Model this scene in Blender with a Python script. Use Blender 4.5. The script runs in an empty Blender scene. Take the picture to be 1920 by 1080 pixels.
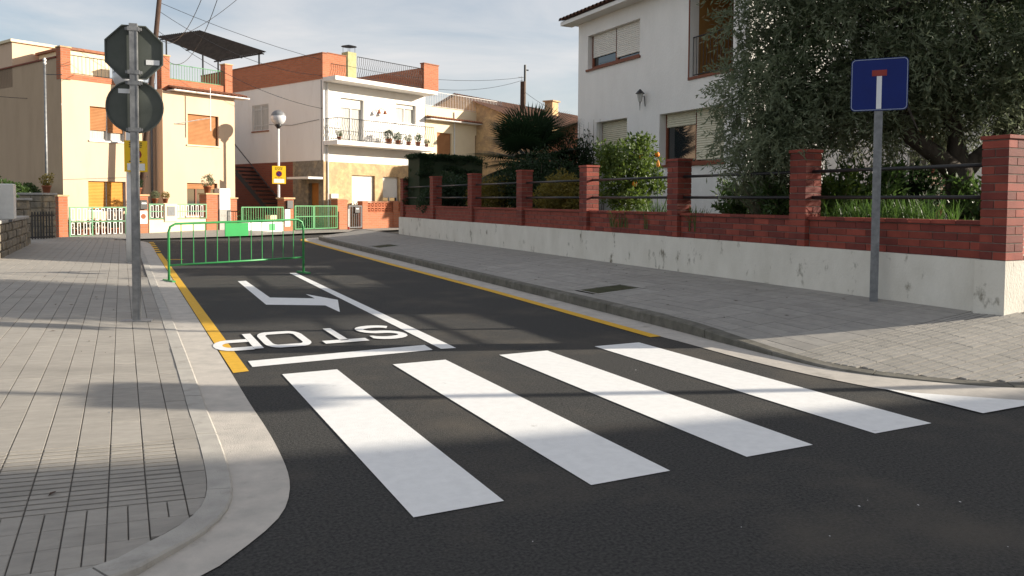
import bpy, math, random
import numpy as np
from mathutils import Vector, Matrix
rad = math.radians
random.seed(7); RNG = np.random.default_rng(11)
scn = bpy.context.scene
COL = scn.collection

# ------------------------------------------------------------------ camera
CAMH = 1.416; CAMP = Vector((-.036, -.062, CAMH))
F_PX = 1470.3
cd = bpy.data.cameras.new('camera'); cam = bpy.data.objects.new('camera', cd); COL.objects.link(cam)
cd.sensor_width = 36.0; cd.lens = F_PX / 1920 * 36.0; cd.clip_start = 0.05; cd.clip_end = 3000; cd.shift_y = -100 / 1920   # the picture is the lower part of a taller frame
def _ray(px, py): return Vector((px - 960.0, 440.0 - py, -F_PX))
_Y = _ray(228, 374).normalized(); _X = _ray(3917, 399).normalized()
_Y = (_Y - _X * _X.dot(_Y)).normalized(); _Z = _X.cross(_Y)
ROT = Matrix((_X, _Y, _Z))                       # camera -> world
m4 = ROT.to_4x4(); m4.translation = CAMP
cam.matrix_world = m4
scn.camera = cam
def PX(px, py, z=0.0):                           # pixel -> point on the horizontal plane z
    d = ROT @ _ray(px, py); t = (z - CAMH) / d.z
    return Vector((CAMP.x + d.x * t, CAMP.y + d.y * t, z))
def PD(px, py, dep):                             # pixel -> point at a distance along the axis
    return ROT @ (_ray(px, py) * (dep / F_PX)) + CAMP

# ------------------------------------------------------------------ light
SUN_AZ = math.atan2(0.935, -0.355); SUN_EL = rad(15.8)
w = bpy.data.worlds.new('World'); scn.world = w; w.use_nodes = True
nt = w.node_tree; nt.nodes.clear()
N = nt.nodes.new; L = nt.links.new
sky = N('ShaderNodeTexSky'); sky.sky_type = 'NISHITA'; sky.sun_disc = False
sky.sun_elevation = SUN_EL; sky.sun_rotation = SUN_AZ; sky.altitude = 100
sky.air_density = 1.0; sky.dust_density = 1.2; sky.ozone_density = 1.5
tc = N('ShaderNodeTexCoord'); mp = N('ShaderNodeMapping'); mp.inputs['Scale'].default_value = (1.0, 1.0, 5.0)
mp.inputs['Rotation'].default_value = (0.0, 0.12, 0.4)
no = N('ShaderNodeTexNoise'); no.inputs['Scale'].default_value = 2.1; no.inputs['Detail'].default_value = 7; no.inputs['Roughness'].default_value = .56
no.inputs['Distortion'].default_value = .5
rp = N('ShaderNodeValToRGB'); rp.color_ramp.elements[0].position = .36; rp.color_ramp.elements[1].position = .66; rp.color_ramp.elements[0].color = (.30, .30, .30, 1)
mx = N('ShaderNodeMix'); mx.data_type = 'RGBA'
mul = N('ShaderNodeMath'); mul.operation = 'MULTIPLY'; mul.inputs[1].default_value = .85
bg = N('ShaderNodeBackground'); bg.inputs['Strength'].default_value = 0.078
out = N('ShaderNodeOutputWorld')
L(tc.outputs['Generated'], mp.inputs[0]); L(mp.outputs[0], no.inputs['Vector']); L(no.outputs['Fac'], rp.inputs[0])
L(rp.outputs[0], mul.inputs[0]); L(mul.outputs[0], mx.inputs['Factor'])
L(sky.outputs[0], mx.inputs['A']); mx.inputs['B'].default_value = (5.6, 5.45, 5.4, 1)
L(mx.outputs['Result'], bg.inputs[0]); L(bg.outputs[0], out.inputs[0])
sd = bpy.data.lights.new('sun', 'SUN'); sd.energy = 5.0; sd.angle = rad(0.55); sd.color = (1.0, .90, .75)
so = bpy.data.objects.new('sun', sd); COL.objects.link(so)
sdir = Vector((math.sin(SUN_AZ) * math.cos(SUN_EL), math.cos(SUN_AZ) * math.cos(SUN_EL), math.sin(SUN_EL)))
so.rotation_euler = sdir.to_track_quat('Z', 'Y').to_euler(); so.location = sdir * 60
scn.view_settings.view_transform = 'Standard'; scn.view_settings.look = 'None'
scn.view_settings.exposure = 1.0; scn.view_settings.gamma = 1

# ------------------------------------------------------------------ materials
def mat(name, col, col2=None, scale=8.0, rough=.85, bump=0.0, bscale=60.0, metal=0.0, stretch=(1, 1, 1), spec=.3,
        col3=None, scale3=1.5, lo3=.55, hi3=.75, trans=0.0, detail=5, obj=True, rnd=0.0):
    m = bpy.data.materials.new(name); m.use_nodes = True
    n = m.node_tree; b = n.nodes['Principled BSDF']; k = n.links.new
    b.inputs['Roughness'].default_value = rough; b.inputs['Metallic'].default_value = metal
    b.inputs['Specular IOR Level'].default_value = spec
    c4 = lambda c: (c[0], c[1], c[2], 1)
    t = n.nodes.new('ShaderNodeNewGeometry') if not obj else n.nodes.new('ShaderNodeTexCoord')
    src = t.outputs['Position'] if not obj else t.outputs['Object']
    mpn = n.nodes.new('ShaderNodeMapping'); mpn.inputs['Scale'].default_value = stretch; k(src, mpn.inputs[0])
    if col2 is None: col2 = tuple(c * .8 for c in col)
    ns = n.nodes.new('ShaderNodeTexNoise'); ns.inputs['Scale'].default_value = scale; ns.inputs['Detail'].default_value = detail
    ns.inputs['Roughness'].default_value = .6
    k(mpn.outputs[0], ns.inputs['Vector'])
    r = n.nodes.new('ShaderNodeValToRGB'); r.color_ramp.elements[0].position = .32; r.color_ramp.elements[1].position = .68
    r.color_ramp.elements[0].color = c4(col2); r.color_ramp.elements[1].color = c4(col)
    k(ns.outputs['Fac'], r.inputs[0]); last = r.outputs[0]
    if col3 is not None:
        n3 = n.nodes.new('ShaderNodeTexNoise'); n3.inputs['Scale'].default_value = scale3; n3.inputs['Detail'].default_value = 6
        n3.inputs['Roughness'].default_value = .65
        k(mpn.outputs[0], n3.inputs['Vector'])
        r3 = n.nodes.new('ShaderNodeValToRGB'); r3.color_ramp.elements[0].position = lo3; r3.color_ramp.elements[1].position = hi3
        k(n3.outputs['Fac'], r3.inputs[0])
        x = n.nodes.new('ShaderNodeMix'); x.data_type = 'RGBA'; k(r3.outputs[0], x.inputs['Factor'])
        k(last, x.inputs['A']); x.inputs['B'].default_value = c4(col3); last = x.outputs['Result']
    if rnd:
        oi = n.nodes.new('ShaderNodeObjectInfo'); mr = n.nodes.new('ShaderNodeMapRange'); mr.inputs['To Min'].default_value = 1-rnd; mr.inputs['To Max'].default_value = 1+rnd
        k(oi.outputs['Random'], mr.inputs['Value']); hv = n.nodes.new('ShaderNodeHueSaturation'); k(mr.outputs[0], hv.inputs['Value']); k(last, hv.inputs['Color']); last = hv.outputs[0]
    k(last, b.inputs['Base Color'])
    if bump:
        nb = n.nodes.new('ShaderNodeTexNoise'); nb.inputs['Scale'].default_value = bscale; nb.inputs['Detail'].default_value = 4
        k(mpn.outputs[0], nb.inputs['Vector'])
        bp = n.nodes.new('ShaderNodeBump'); bp.inputs['Strength'].default_value = bump; bp.inputs['Distance'].default_value = .01
        k(nb.outputs['Fac'], bp.inputs['Height']); k(bp.outputs[0], b.inputs['Normal'])
    if trans: b.inputs['Transmission Weight'].default_value = trans
    return m
def leafmat(name, col, col2, rough=.5, spec=.35, col_t=None):
    m = mat(name, col, col2, scale=3.0, rough=rough, spec=spec, obj=False)
    n = m.node_tree; b = n.nodes['Principled BSDF']; o = n.nodes['Material Output']
    tr = n.nodes.new('ShaderNodeBsdfTranslucent'); c = col_t or tuple(min(1, x * 1.7) for x in col)
    tr.inputs['Color'].default_value = (c[0], c[1], c[2], 1)
    ms = n.nodes.new('ShaderNodeMixShader'); ms.inputs[0].default_value = .28
    n.links.new(b.outputs[0], ms.inputs[1]); n.links.new(tr.outputs[0], ms.inputs[2]); n.links.new(ms.outputs[0], o.inputs['Surface'])
    return m
M = {}
M['asphalt'] = mat('asphalt', (.074, .072, .068), (.020, .021, .022), 60, .92, 1.0, 170, col3=(.094, .083, .069), scale3=.7, lo3=.50, hi3=.74, obj=False, detail=10)
M['earth'] = mat('earth', (.12, .10, .07), (.07, .06, .04), 2, .95, .5, 20, obj=False)
M['garden_soil'] = mat('garden_soil', (.06, .06, .03), (.03, .035, .015), 4, .95, .6, 30, obj=False)
M['concrete'] = mat('concrete', (.52, .48, .43), (.40, .375, .34), 6, .9, .35, 120, col3=(.20, .18, .15), scale3=2.3, lo3=.58, hi3=.8, obj=False)
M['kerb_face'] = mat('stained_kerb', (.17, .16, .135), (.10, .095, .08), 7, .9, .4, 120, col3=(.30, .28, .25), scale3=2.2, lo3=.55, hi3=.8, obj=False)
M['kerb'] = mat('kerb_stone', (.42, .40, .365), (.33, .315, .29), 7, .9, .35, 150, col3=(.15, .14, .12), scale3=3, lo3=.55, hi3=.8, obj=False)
M['tile'] = mat('paving', rnd=.06, col=(.355, .33, .295), col2=(.29, .272, .245), scale=9, rough=.88, bump=.4, bscale=160, col3=(.225, .212, .19), scale3=.9, lo3=.5, hi3=.85, obj=False, stretch=(1, 2.5, 1))
M['tile2'] = mat('paving_grey', rnd=.07, col=(.35, .33, .30), col2=(.28, .268, .248), scale=9, rough=.88, bump=.4, bscale=160, col3=(.27, .255, .23), scale3=1.3, lo3=.5, hi3=.85, obj=False)
M['mortar'] = mat('mortar', (.17, .155, .14), (.12, .11, .10), 20, .95, .3, 100, obj=False)
M['paint'] = mat('road_paint_white', (.80, .80, .79), (.73, .73, .72), 14, .7, .35, 180, col3=(.40, .39, .37), scale3=9, lo3=.66, hi3=.80, obj=False)
M['yellow'] = mat('road_paint_yellow', (.72, .42, .035), (.62, .35, .03), 14, .75, .3, 180, col3=(.35, .22, .05), scale3=7, lo3=.62, hi3=.85, obj=False)
M['white_plaster'] = mat('white_plaster', (.80, .775, .74), (.75, .72, .685), 1.2, .9, .35, 90, col3=(.62, .58, .53), scale3=1.6, lo3=.56, hi3=.9, stretch=(1, 1, .25), obj=False)
M['villa_plaster'] = mat('villa_plaster', (.84, .815, .775), (.77, .745, .705), 1.6, .92, .9, 38, col3=(.66, .63, .58), scale3=1.1, lo3=.58, hi3=.9, stretch=(1, 1, .4), obj=False)
M['old_white'] = mat('weathered_whitewash', (.72, .69, .62), (.62, .59, .52), 3, .92, .5, 60, col3=(.17, .15, .11), scale3=5.0, lo3=.60, hi3=.72, obj=False, stretch=(1, 1, .55))
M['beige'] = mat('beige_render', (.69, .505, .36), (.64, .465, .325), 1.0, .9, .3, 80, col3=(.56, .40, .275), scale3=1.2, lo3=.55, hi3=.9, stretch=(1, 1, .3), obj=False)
M['beige_side'] = mat('dark_beige_render', (.52, .385, .26), (.46, .34, .23), 1.0, .92, .3, 80, col3=(.40, .29, .19), scale3=1.2, lo3=.5, hi3=.85, stretch=(1, 1, .3), obj=False)  # side wall only: a darker tone than the front's beige render
M['cream'] = mat('cream_render', (.80, .68, .47), (.74, .62, .42), 1.2, .9, .3, 80, obj=False)
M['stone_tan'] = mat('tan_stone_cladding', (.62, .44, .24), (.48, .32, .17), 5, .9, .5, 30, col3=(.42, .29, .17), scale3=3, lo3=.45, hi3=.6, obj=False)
M['brick'] = mat('garden_brick', rnd=.18, col=(.285, .062, .041), col2=(.20, .042, .029), scale=6, rough=.75, bump=.4, bscale=120, obj=False)
M['brick_b'] = mat('garden_brick_dark', (.185, .040, .030), (.13, .028, .022), 6, .75, .4, 120, obj=False)
M['brick_or'] = mat('orange_brick', (.45, .15, .075), (.34, .105, .05), 10, .85, .4, 90, obj=False)
M['joint'] = mat('brick_joint', (.20, .165, .14), (.14, .115, .10), 30, .95, .3, 80, obj=False)
M['terracotta'] = mat('terracotta', (.38, .16, .085), (.25, .10, .06), 6, .85, .4, 60, col3=(.14, .09, .07), scale3=3, lo3=.5, hi3=.75, obj=False)
M['roof_dark'] = mat('weathered_roof_tile', (.20, .10, .065), (.11, .065, .05), 5, .9, .4, 60, obj=False)
M['galv'] = mat('galvanised_steel', (.26, .265, .27), (.15, .155, .165), 12, .5, .1, 60, metal=.35, spec=.4)
M['sign_back'] = mat('sign_back_grey', (.10, .11, .10), (.08, .09, .08), 5, .6, 0, spec=.2)
M['blue'] = mat('sign_blue', (.003, .017, .15), (.003, .014, .13), 5, .45, 0, spec=.25)
M['sign_red'] = mat('sign_red', (.30, .04, .03), (.25, .03, .025), 5, .4)
M['sign_white'] = mat('sign_white', (.78, .79, .80), (.72, .73, .74), 8, .45)
M['sign_yellow'] = mat('sign_yellow', (.85, .55, .02), (.78, .49, .02), 8, .5)
M['green'] = mat('green_paint', (.045, .30, .09), (.035, .24, .07), 8, .38, .05, 60, spec=.5)
M['green_b'] = mat('bright_green_plate', (.02, .35, .08), (.018, .30, .07), 4, .45, spec=.5)
M['green_pale'] = mat('pale_green_paint', (.16, .36, .20), (.12, .28, .15), 8, .5)
M['black'] = mat('black_iron', (.018, .018, .02), (.012, .012, .014), 10, .45, .1, 60, spec=.5)
M['grey_iron'] = mat('grey_iron', (.16, .165, .175), (.11, .115, .125), 10, .5, .1, 60, spec=.5)
M['white_metal'] = mat('white_metal', (.74, .73, .71), (.66, .65, .63), 8, .5)
M['shutter_white'] = mat('white_shutter', (.74, .71, .65), (.68, .65, .59), 3, .6)
M['shutter_cream'] = mat('cream_shutter', (.66, .62, .48), (.58, .54, .41), 3, .65)
M['shutter_brown'] = mat('brown_shutter', (.42, .20, .085), (.35, .16, .065), 3, .6)
M['shutter_orange'] = mat('ochre_blind', (.62, .30, .06), (.55, .26, .05), 3, .6)
M['wood_red'] = mat('red_brown_wood', (.22, .065, .030), (.16, .045, .022), 12, .55, .2, 50, stretch=(1, 1, 6))
M['wood'] = mat('brown_wood', (.20, .10, .05), (.13, .065, .03), 10, .65, .3, 40, stretch=(1, 1, 5))
M['old_wood'] = mat('tarred_wood_pole', (.085, .050, .035), (.05, .03, .022), 8, .85, .6, 40, stretch=(4, 4, .6))
M['door_orange'] = mat('varnished_door', (.42, .17, .04), (.33, .13, .03), 8, .45, .1, 40, stretch=(4, 4, .7))
M['ochre_wall'] = mat('ochre_wall', (.32, .17, .05), (.27, .14, .04), 3, .9, .3, 60)
M['room'] = mat('dark_interior', (.03, .028, .026), (.02, .02, .02), 4, .9)
M['curtain'] = mat('curtain', (.55, .54, .50), (.38, .37, .34), 3, .9, stretch=(9, 9, .3))
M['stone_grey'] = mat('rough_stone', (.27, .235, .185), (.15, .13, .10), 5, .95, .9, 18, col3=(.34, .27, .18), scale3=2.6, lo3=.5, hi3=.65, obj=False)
M['bark'] = mat('olive_bark', (.085, .070, .055), (.035, .028, .022), 9, .95, 1.0, 26, stretch=(1, 1, .35), obj=False)
M['stem'] = mat('dry_stem', (.22, .18, .13), (.13, .10, .07), 9, .9)
M['pot'] = mat('clay_pot', (.34, .12, .06), (.26, .09, .045), 6, .85)
M['orange_fruit'] = mat('orange_fruit', (.85, .28, .02), (.75, .22, .015), 6, .5)
M['petal'] = mat('poker_flower', (.80, .36, .03), (.70, .25, .02), 6, .6)
M['white_petal'] = mat('white_petal', (.85, .84, .80), (.8, .8, .76), 6, .6)
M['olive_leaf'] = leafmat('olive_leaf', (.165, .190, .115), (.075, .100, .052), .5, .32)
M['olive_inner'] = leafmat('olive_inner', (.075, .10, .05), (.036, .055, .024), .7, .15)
M['dark_leaf'] = leafmat('dark_leaf', (.026, .050, .018), (.012, .028, .010), .55)
M['palm_leaf'] = leafmat('palm_leaf', (.020, .040, .016), (.010, .022, .009), .6, .2)
M['mid_leaf'] = leafmat('mid_leaf', (.060, .105, .025), (.032, .065, .015), .45, .45)
M['citrus_leaf'] = leafmat('citrus_leaf', (.085, .125, .022), (.045, .085, .015), .5, .35)
M['gold_leaf'] = leafmat('gold_leaf', (.20, .15, .025), (.09, .09, .02), .6)
M['grass_leaf'] = leafmat('blade_leaf', (.075, .14, .03), (.04, .085, .02), .45, .4)
def glass(name, tint=(.55, .6, .62)):
    m = bpy.data.materials.new(name); m.use_nodes = True; b = m.node_tree.nodes['Principled BSDF']
    b.inputs['Base Color'].default_value = (.02, .023, .025, 1); b.inputs['Roughness'].default_value = .04
    b.inputs['Specular IOR Level'].default_value = .9; b.inputs['IOR'].default_value = 1.6
    return m
M['glass'] = glass('window_glass')
def globe_mat():
    m = mat('smoked_globe', (.62, .62, .64), (.58, .58, .60), 3, .16, spec=.7); return m
M['globe'] = globe_mat()
# brick courses too small to build one by one (distant parapets)
def coursed(name, c1, c2, cm, bw=.29, bh=.088, ms=.012):
    m = bpy.data.materials.new(name); m.use_nodes = True; n = m.node_tree; b = n.nodes['Principled BSDF']; k = n.links.new
    b.inputs['Roughness'].default_value = .88
    t = n.nodes.new('ShaderNodeTexCoord'); sp = n.nodes.new('ShaderNodeSeparateXYZ'); k(t.outputs['Object'], sp.inputs[0])
    ad = n.nodes.new('ShaderNodeMath'); k(sp.outputs[0], ad.inputs[0]); k(sp.outputs[1], ad.inputs[1])
    cb = n.nodes.new('ShaderNodeCombineXYZ'); k(ad.outputs[0], cb.inputs[0]); k(sp.outputs[2], cb.inputs[1])
    br = n.nodes.new('ShaderNodeTexBrick'); br.inputs['Scale'].default_value = 1; br.inputs['Brick Width'].default_value = bw
    br.inputs['Row Height'].default_value = bh; br.inputs['Mortar Size'].default_value = ms
    br.inputs['Color1'].default_value = (*c1, 1); br.inputs['Color2'].default_value = (*c2, 1); br.inputs['Mortar'].default_value = (*cm, 1)
    k(cb.outputs[0], br.inputs['Vector']); k(br.outputs['Color'], b.inputs['Base Color'])
    bp = n.nodes.new('ShaderNodeBump'); bp.inputs['Strength'].default_value = .5; bp.inputs['Distance'].default_value = .008; bp.invert = True
    k(br.outputs['Fac'], bp.inputs['Height']); k(bp.outputs[0], b.inputs['Normal'])
    return m
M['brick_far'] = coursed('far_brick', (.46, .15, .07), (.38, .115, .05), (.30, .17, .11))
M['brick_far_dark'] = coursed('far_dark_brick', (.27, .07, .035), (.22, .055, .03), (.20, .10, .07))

# ------------------------------------------------------------------ mesh helpers
class MB:
    def __init__(s): s.v = []; s.f = []
    def quad(s, a, b, c, d): i = len(s.v); s.v += [tuple(a), tuple(b), tuple(c), tuple(d)]; s.f.append((i, i+1, i+2, i+3)); return s
    def poly(s, pts): i = len(s.v); s.v += [tuple(p) for p in pts]; s.f.append(tuple(range(i, i+len(pts)))); return s
    def box(s, x0, x1, y0, y1, z0, z1, mtx=None):
        i = len(s.v); p = [(x, y, z) for z in (z0, z1) for y in (y0, y1) for x in (x0, x1)]
        if mtx is not None: p = [tuple(mtx @ Vector(q)) for q in p]
        s.v += p
        s.f += [(i, i+2, i+3, i+1), (i+4, i+5, i+7, i+6), (i, i+1, i+5, i+4), (i+2, i+6, i+7, i+3), (i, i+4, i+6, i+2), (i+1, i+3, i+7, i+5)]
        return s
    def bbox(s, x0, x1, y0, y1, z0, z1, b=.004):     # box with chamfered vertical and top edges
        i = len(s.v)
        def ring(ins, z): return [(x0+ins, y0+ins, z), (x1-ins, y0+ins, z), (x1-ins, y1-ins, z), (x0+ins, y1-ins, z)]
        rings = [ring(b, z0), ring(0, z0+b), ring(0, z1-b), ring(b, z1)]
        for r in rings: s.v += r
        s.f.append((i+3, i+2, i+1, i))
        for k in range(3):
            for j in range(4):
                a = i+4*k+j; c = i+4*k+(j+1) % 4; s.f.append((a, c, c+4, a+4))
        s.f.append((i+12, i+13, i+14, i+15)); return s
    def prism(s, pts, z0, z1):                        # polygon in xy, extruded
        n = len(pts); i = len(s.v)
        s.v += [(p[0], p[1], z0) for p in pts] + [(p[0], p[1], z1) for p in pts]
        s.f.append(tuple(range(i+n, i+2*n))); s.f.append(tuple(reversed(range(i, i+n))))
        for j in range(n): k = (j+1) % n; s.f.append((i+j, i+k, i+n+k, i+n+j))
        return s
    def tube(s, path, r, n=8, caps=True):
        path = [Vector(p) for p in path]; rs = r if isinstance(r, (list, tuple)) else [r]*len(path)
        i0 = len(s.v); prev = None
        for k, p in enumerate(path):
            t = (path[min(k+1, len(path)-1)] - path[max(k-1, 0)]).normalized()
            if prev is None:
                a = Vector((0, 0, 1)) if abs(t.z) < .9 else Vector((1, 0, 0)); e1 = t.cross(a).normalized()
            else: e1 = (prev - t * prev.dot(t)).normalized()
            prev = e1; e2 = t.cross(e1)
            for j in range(n):
                q = 2*math.pi*j/n; s.v.append(tuple(p + (e1*math.cos(q) + e2*math.sin(q)) * rs[k]))
        for k in range(len(path)-1):
            for j in range(n):
                a = i0+k*n+j; b = i0+k*n+(j+1) % n; s.f.append((a, b, b+n, a+n))
        if caps:
            s.f.append(tuple(reversed(range(i0, i0+n)))); e = i0+(len(path)-1)*n; s.f.append(tuple(range(e, e+n)))
        return s
    def lathe(s, prof, n=16, c=(0, 0, 0)):            # prof: (r, z)
        i0 = len(s.v)
        for r, z in prof:
            for j in range(n): q = 2*math.pi*j/n; s.v.append((c[0]+r*math.cos(q), c[1]+r*math.sin(q), c[2]+z))
        for k in range(len(prof)-1):
            for j in range(n): a = i0+k*n+j; b = i0+k*n+(j+1) % n; s.f.append((a, b, b+n, a+n))
        return s
def link(o, parent=None): 
    COL.objects.link(o)
    if parent is not None: o.parent = parent
    return o
def tag(o, label=None, cat=None, group=None, kind=None):
    if label: o['label'] = label
    if cat: o['category'] = cat
    if group: o['group'] = group
    if kind: o['kind'] = kind
    return o
def obj(name, mb, m, parent=None, smooth=False, loc=None):
    me = bpy.data.meshes.new(name)
    if isinstance(mb, MB): me.from_pydata(mb.v, [], mb.f)
    else: me.from_pydata(mb[0], [], mb[1])
    me.materials.append(M[m] if isinstance(m, str) else m)
    if smooth: me.polygons.foreach_set('use_smooth', [True]*len(me.polygons))
    me.update(); o = bpy.data.objects.new(name, me)
    if loc is not None: o.location = loc
    return link(o, parent)
def share(name, src, parent, loc=(0, 0, 0), rot=(0, 0, 0)):
    o = bpy.data.objects.new(name, src.data if hasattr(src, 'data') else src); o.location = loc; o.rotation_euler = rot; return link(o, parent)
def thing(name, label, cat, loc=(0, 0, 0), rz=0.0, group=None):
    o = bpy.data.objects.new(name, None); o.location = loc; o.rotation_euler = (0, 0, rz); o.empty_display_size = .2
    return tag(link(o), label, cat, group)
def ang(u): return math.atan2(u[1], u[0])
def lerp_poly(pts, y, k=0):                           # x (or other column) on a polyline sorted by y
    for a, b in zip(pts, pts[1:]):
        if a[1] <= y <= b[1]: t = (y-a[1])/(b[1]-a[1]+1e-9); return a[k]+(b[k]-a[k])*t
    return pts[0][k] if y < pts[0][1] else pts[-1][k]
def strip(a, b, za, zb):                              # quads between two polylines
    m = MB()
    for (p, q, r, t, z1, z2, z3, z4) in zip(a, a[1:], b[1:], b, za, za[1:], zb[1:], zb):
        m.quad((p[0], p[1], z1), (q[0], q[1], z2), (r[0], r[1], z3), (t[0], t[1], z4))
    return m
def clip_half(poly, a, b):                            # keep what lies left of a->b
    o = []; nx, ny = -(b[1]-a[1]), b[0]-a[0]
    d = lambda p: (p[0]-a[0])*nx + (p[1]-a[1])*ny
    for i in range(len(poly)):
        p, q = poly[i], poly[(i+1) % len(poly)]; dp, dq = d(p), d(q)
        if dp >= 0: o.append(p)
        if (dp >= 0) != (dq >= 0): t = dp/(dp-dq); o.append((p[0]+(q[0]-p[0])*t, p[1]+(q[1]-p[1])*t))
    return o
def area(p): return abs(sum(p[i][0]*p[(i+1) % len(p)][1]-p[(i+1) % len(p)][0]*p[i][1] for i in range(len(p))))/2 if len(p) > 2 else 0

def smooth_rows(rows, step=.125):                     # rows: joint columns sampled along a curve; Catmull-Rom, then even steps along columns 0,1
    A = np.array(rows, float); ext = np.vstack([2*A[0]-A[1], A, 2*A[-1]-A[-2]]); o = []
    for i in range(len(A)-1):
        p0, p1, p2, p3 = ext[i:i+4]; ln = np.linalg.norm(p2[:2]-p1[:2]); t_1 = max(ln, .01)
        d1 = (p2-p0)/(np.linalg.norm(p1[:2]-p0[:2])+ln+1e-6)*ln; d2 = (p3-p1)/(np.linalg.norm(p3[:2]-p2[:2])+ln+1e-6)*ln
        k = max(4, int(ln/.04))
        for j in range(k):
            t = j/k; o.append((2*t**3-3*t*t+1)*p1+(t**3-2*t*t+t)*d1+(-2*t**3+3*t*t)*p2+(t**3-t*t)*d2)
    o.append(A[-1]); o = np.array(o); L_ = np.concatenate([[0], np.cumsum(np.linalg.norm(np.diff(o[:, :2], axis=0), axis=1))])
    q = np.linspace(0, L_[-1], int(L_[-1]/step)+1); return np.stack([np.interp(q, L_, o[:, c]) for c in range(o.shape[1])], 1)
# ------------------------------------------------------------------ ground, road, kerbs
tag(obj('ground', MB().quad((-900, -900, -.05), (900, -900, -.05), (900, 900, -.05), (-900, 900, -.05)), 'earth'), kind='structure')
road = tag(obj('road', MB().quad((-70, -16, 0), (90, -16, 0), (90, 62, 0), (-70, 62, 0)), 'asphalt'), kind='structure')
# left side: asphalt edge, kerb lip, kerb inner edge, sorted by growing y
LA = [(-9, 1.75), (-3, 2.1), (-1.0, 2.5), (-.2, 2.8), (.23, 3.05), (.39, 3.22), (.56, 3.45), (.65, 3.67), (.71, 3.96), (.74, 4.4), (.75, 4.9), (.745, 5.6), (.75, 6.64), (.755, 9), (.755, 13), (.76, 21.5), (.76, 27.5), (.6, 29.2), (.1, 30.2)]
LK = [(-9, 2.05), (-3, 2.4), (-1.2, 2.72), (-.4, 2.95), (-.03, 3.11), (.08, 3.22), (.25, 3.40), (.37, 3.62), (.43, 3.9), (.455, 4.4), (.46, 4.9), (.46, 5.6), (.47, 6.64), (.48, 9), (.48, 13), (.48, 21.5), (.47, 27.5), (.35, 29.0), (-.1, 29.9)]
_s = smooth_rows([(k[0], k[1], a[0], a[1]) for k, a in zip(LK, LA)]); LK = [(r[0], r[1]) for r in _s]; LA = [(r[2], r[3]) for r in _s]
def zl(x, y=0): return .022 + .05 * max(0.0, min(2.8, .46 - x))
n = len(LA)
tag(obj('gutter', strip(LK, LA, [.012]*n, [.005]*n), 'concrete'), kind='structure')
LI = []                                               # kerb stones are 11 cm wide
for i, p in enumerate(LK):
    a = Vector(LK[max(i-1, 0)]); b = Vector(LK[min(i+1, n-1)]); t = (b-a).normalized(); LI.append((p[0]-t.y*.116, p[1]+t.x*.116))
kerb_l = tag(obj('kerb', strip(LI, LK, [zl(*p)-.008 for p in LI], [zl(*p)-.012 for p in LK]), 'mortar'), kind='structure')
def kerb_stones(out_, in_, zo, zi, parent, m_, flip, per=8, drop=.008, ins=.08):
    i0 = 0
    while i0 < len(out_)-1:
        i1 = min(i0+per, len(out_)-1); A_ = [Vector((*out_[i], zo[i])) for i in range(i0, i1+1)]; B_ = [Vector((*in_[i], zi[i])) for i in range(i0, i1+1)]
        for P_ in (A_, B_): P_[0] = P_[0].lerp(P_[1], .035); P_[-1] = P_[-1].lerp(P_[-2], .035)
        m = MB(); k = len(A_); dz = Vector((0, 0, random.uniform(-.002, .002)))
        for a, b in zip(A_, B_):
            lo = Vector((a.x, a.y, -.01)); m.v += [tuple(lo), tuple(a-Vector((0, 0, drop))+dz), tuple(a.lerp(b, ins)+dz), tuple(b+dz), (b.x, b.y, -.01)]
        for q in range(k-1):
            for c in range(4):
                f = (5*q+c, 5*q+5+c, 5*q+6+c, 5*q+1+c); m.f.append(tuple(reversed(f)) if flip else f)
        m.f += [(0, 1, 2, 3, 4), tuple(5*(k-1)+c for c in (4, 3, 2, 1, 0))]
        obj('kerb_stone', m, m_, parent); i0 = i1
kerb_stones(LK, LI, [zl(*p)+.002 for p in LK], [zl(*p)+.004 for p in LI], kerb_l, 'kerb', False)
# left pavement: bed + slabs
LO = [(-9, 33), ]
bed = MB()
for i in range(n-1):
    a, b = LI[i], LI[i+1]
    for k in range(6):
        x0, x1 = [(-9)*(t) for t in (k/6, (k+1)/6)]
        fa = lambda t: (a[0]+(-9-a[0])*t, a[1]+(min(a[1]+3.0, 32)-a[1])*0*t); fb = lambda t: (b[0]+(-9-b[0])*t, b[1])
        p, q, r, s_ = fa(k/6), fb(k/6), fb((k+1)/6), fa((k+1)/6)
        bed.quad((*p, zl(*p)-.010), (*q, zl(*q)-.010), (*r, zl(*r)-.010), (*s_, zl(*s_)-.010))
pave_l = tag(obj('pavement', bed, 'mortar'), kind='structure')
slope = math.atan(.05)
TW = .16
def slab_mesh(w_, l_, style):
    m = MB(); g = .0025; t = .016
    if style == 'plain': m.bbox(g, w_-g, .0008, l_-.0008, -t, 0, .0018)
    elif style == 'rib':
        m.box(g, w_-g, g, l_-g, -t, -.005); k = 3; st = l_/k
        for j in range(k): m.bbox(g, w_-g, j*st+.010, (j+1)*st-.010, -.005, .0, .0035)
    else:
        m.bbox(g, w_/2-.0025, g, l_-g, -t, 0, .003); m.bbox(w_/2+.0025, w_-g, g, l_-g, -t, 0, .003)
    me = bpy.data.meshes.new('paving_slab'); me.from_pydata(m.v, [], m.f); me.materials.append(M['tile']); return me, m
SL = {s: slab_mesh(TW, l, s) for s, l in (('plain', .48), ('rib', .20), ('grid', .20))}
stuff = MB(); cand = []
rows = [(2.0 + .2*i, .20, 'grid') for i in range(9)]                     # up to 3.8
rows += [(3.8 + .2*i, .20, 'rib') for i in range(5)]                     # 3.8 .. 4.8
rows += [(4.8 + .48*i, .48, 'plain') for i in range(52)]
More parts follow.
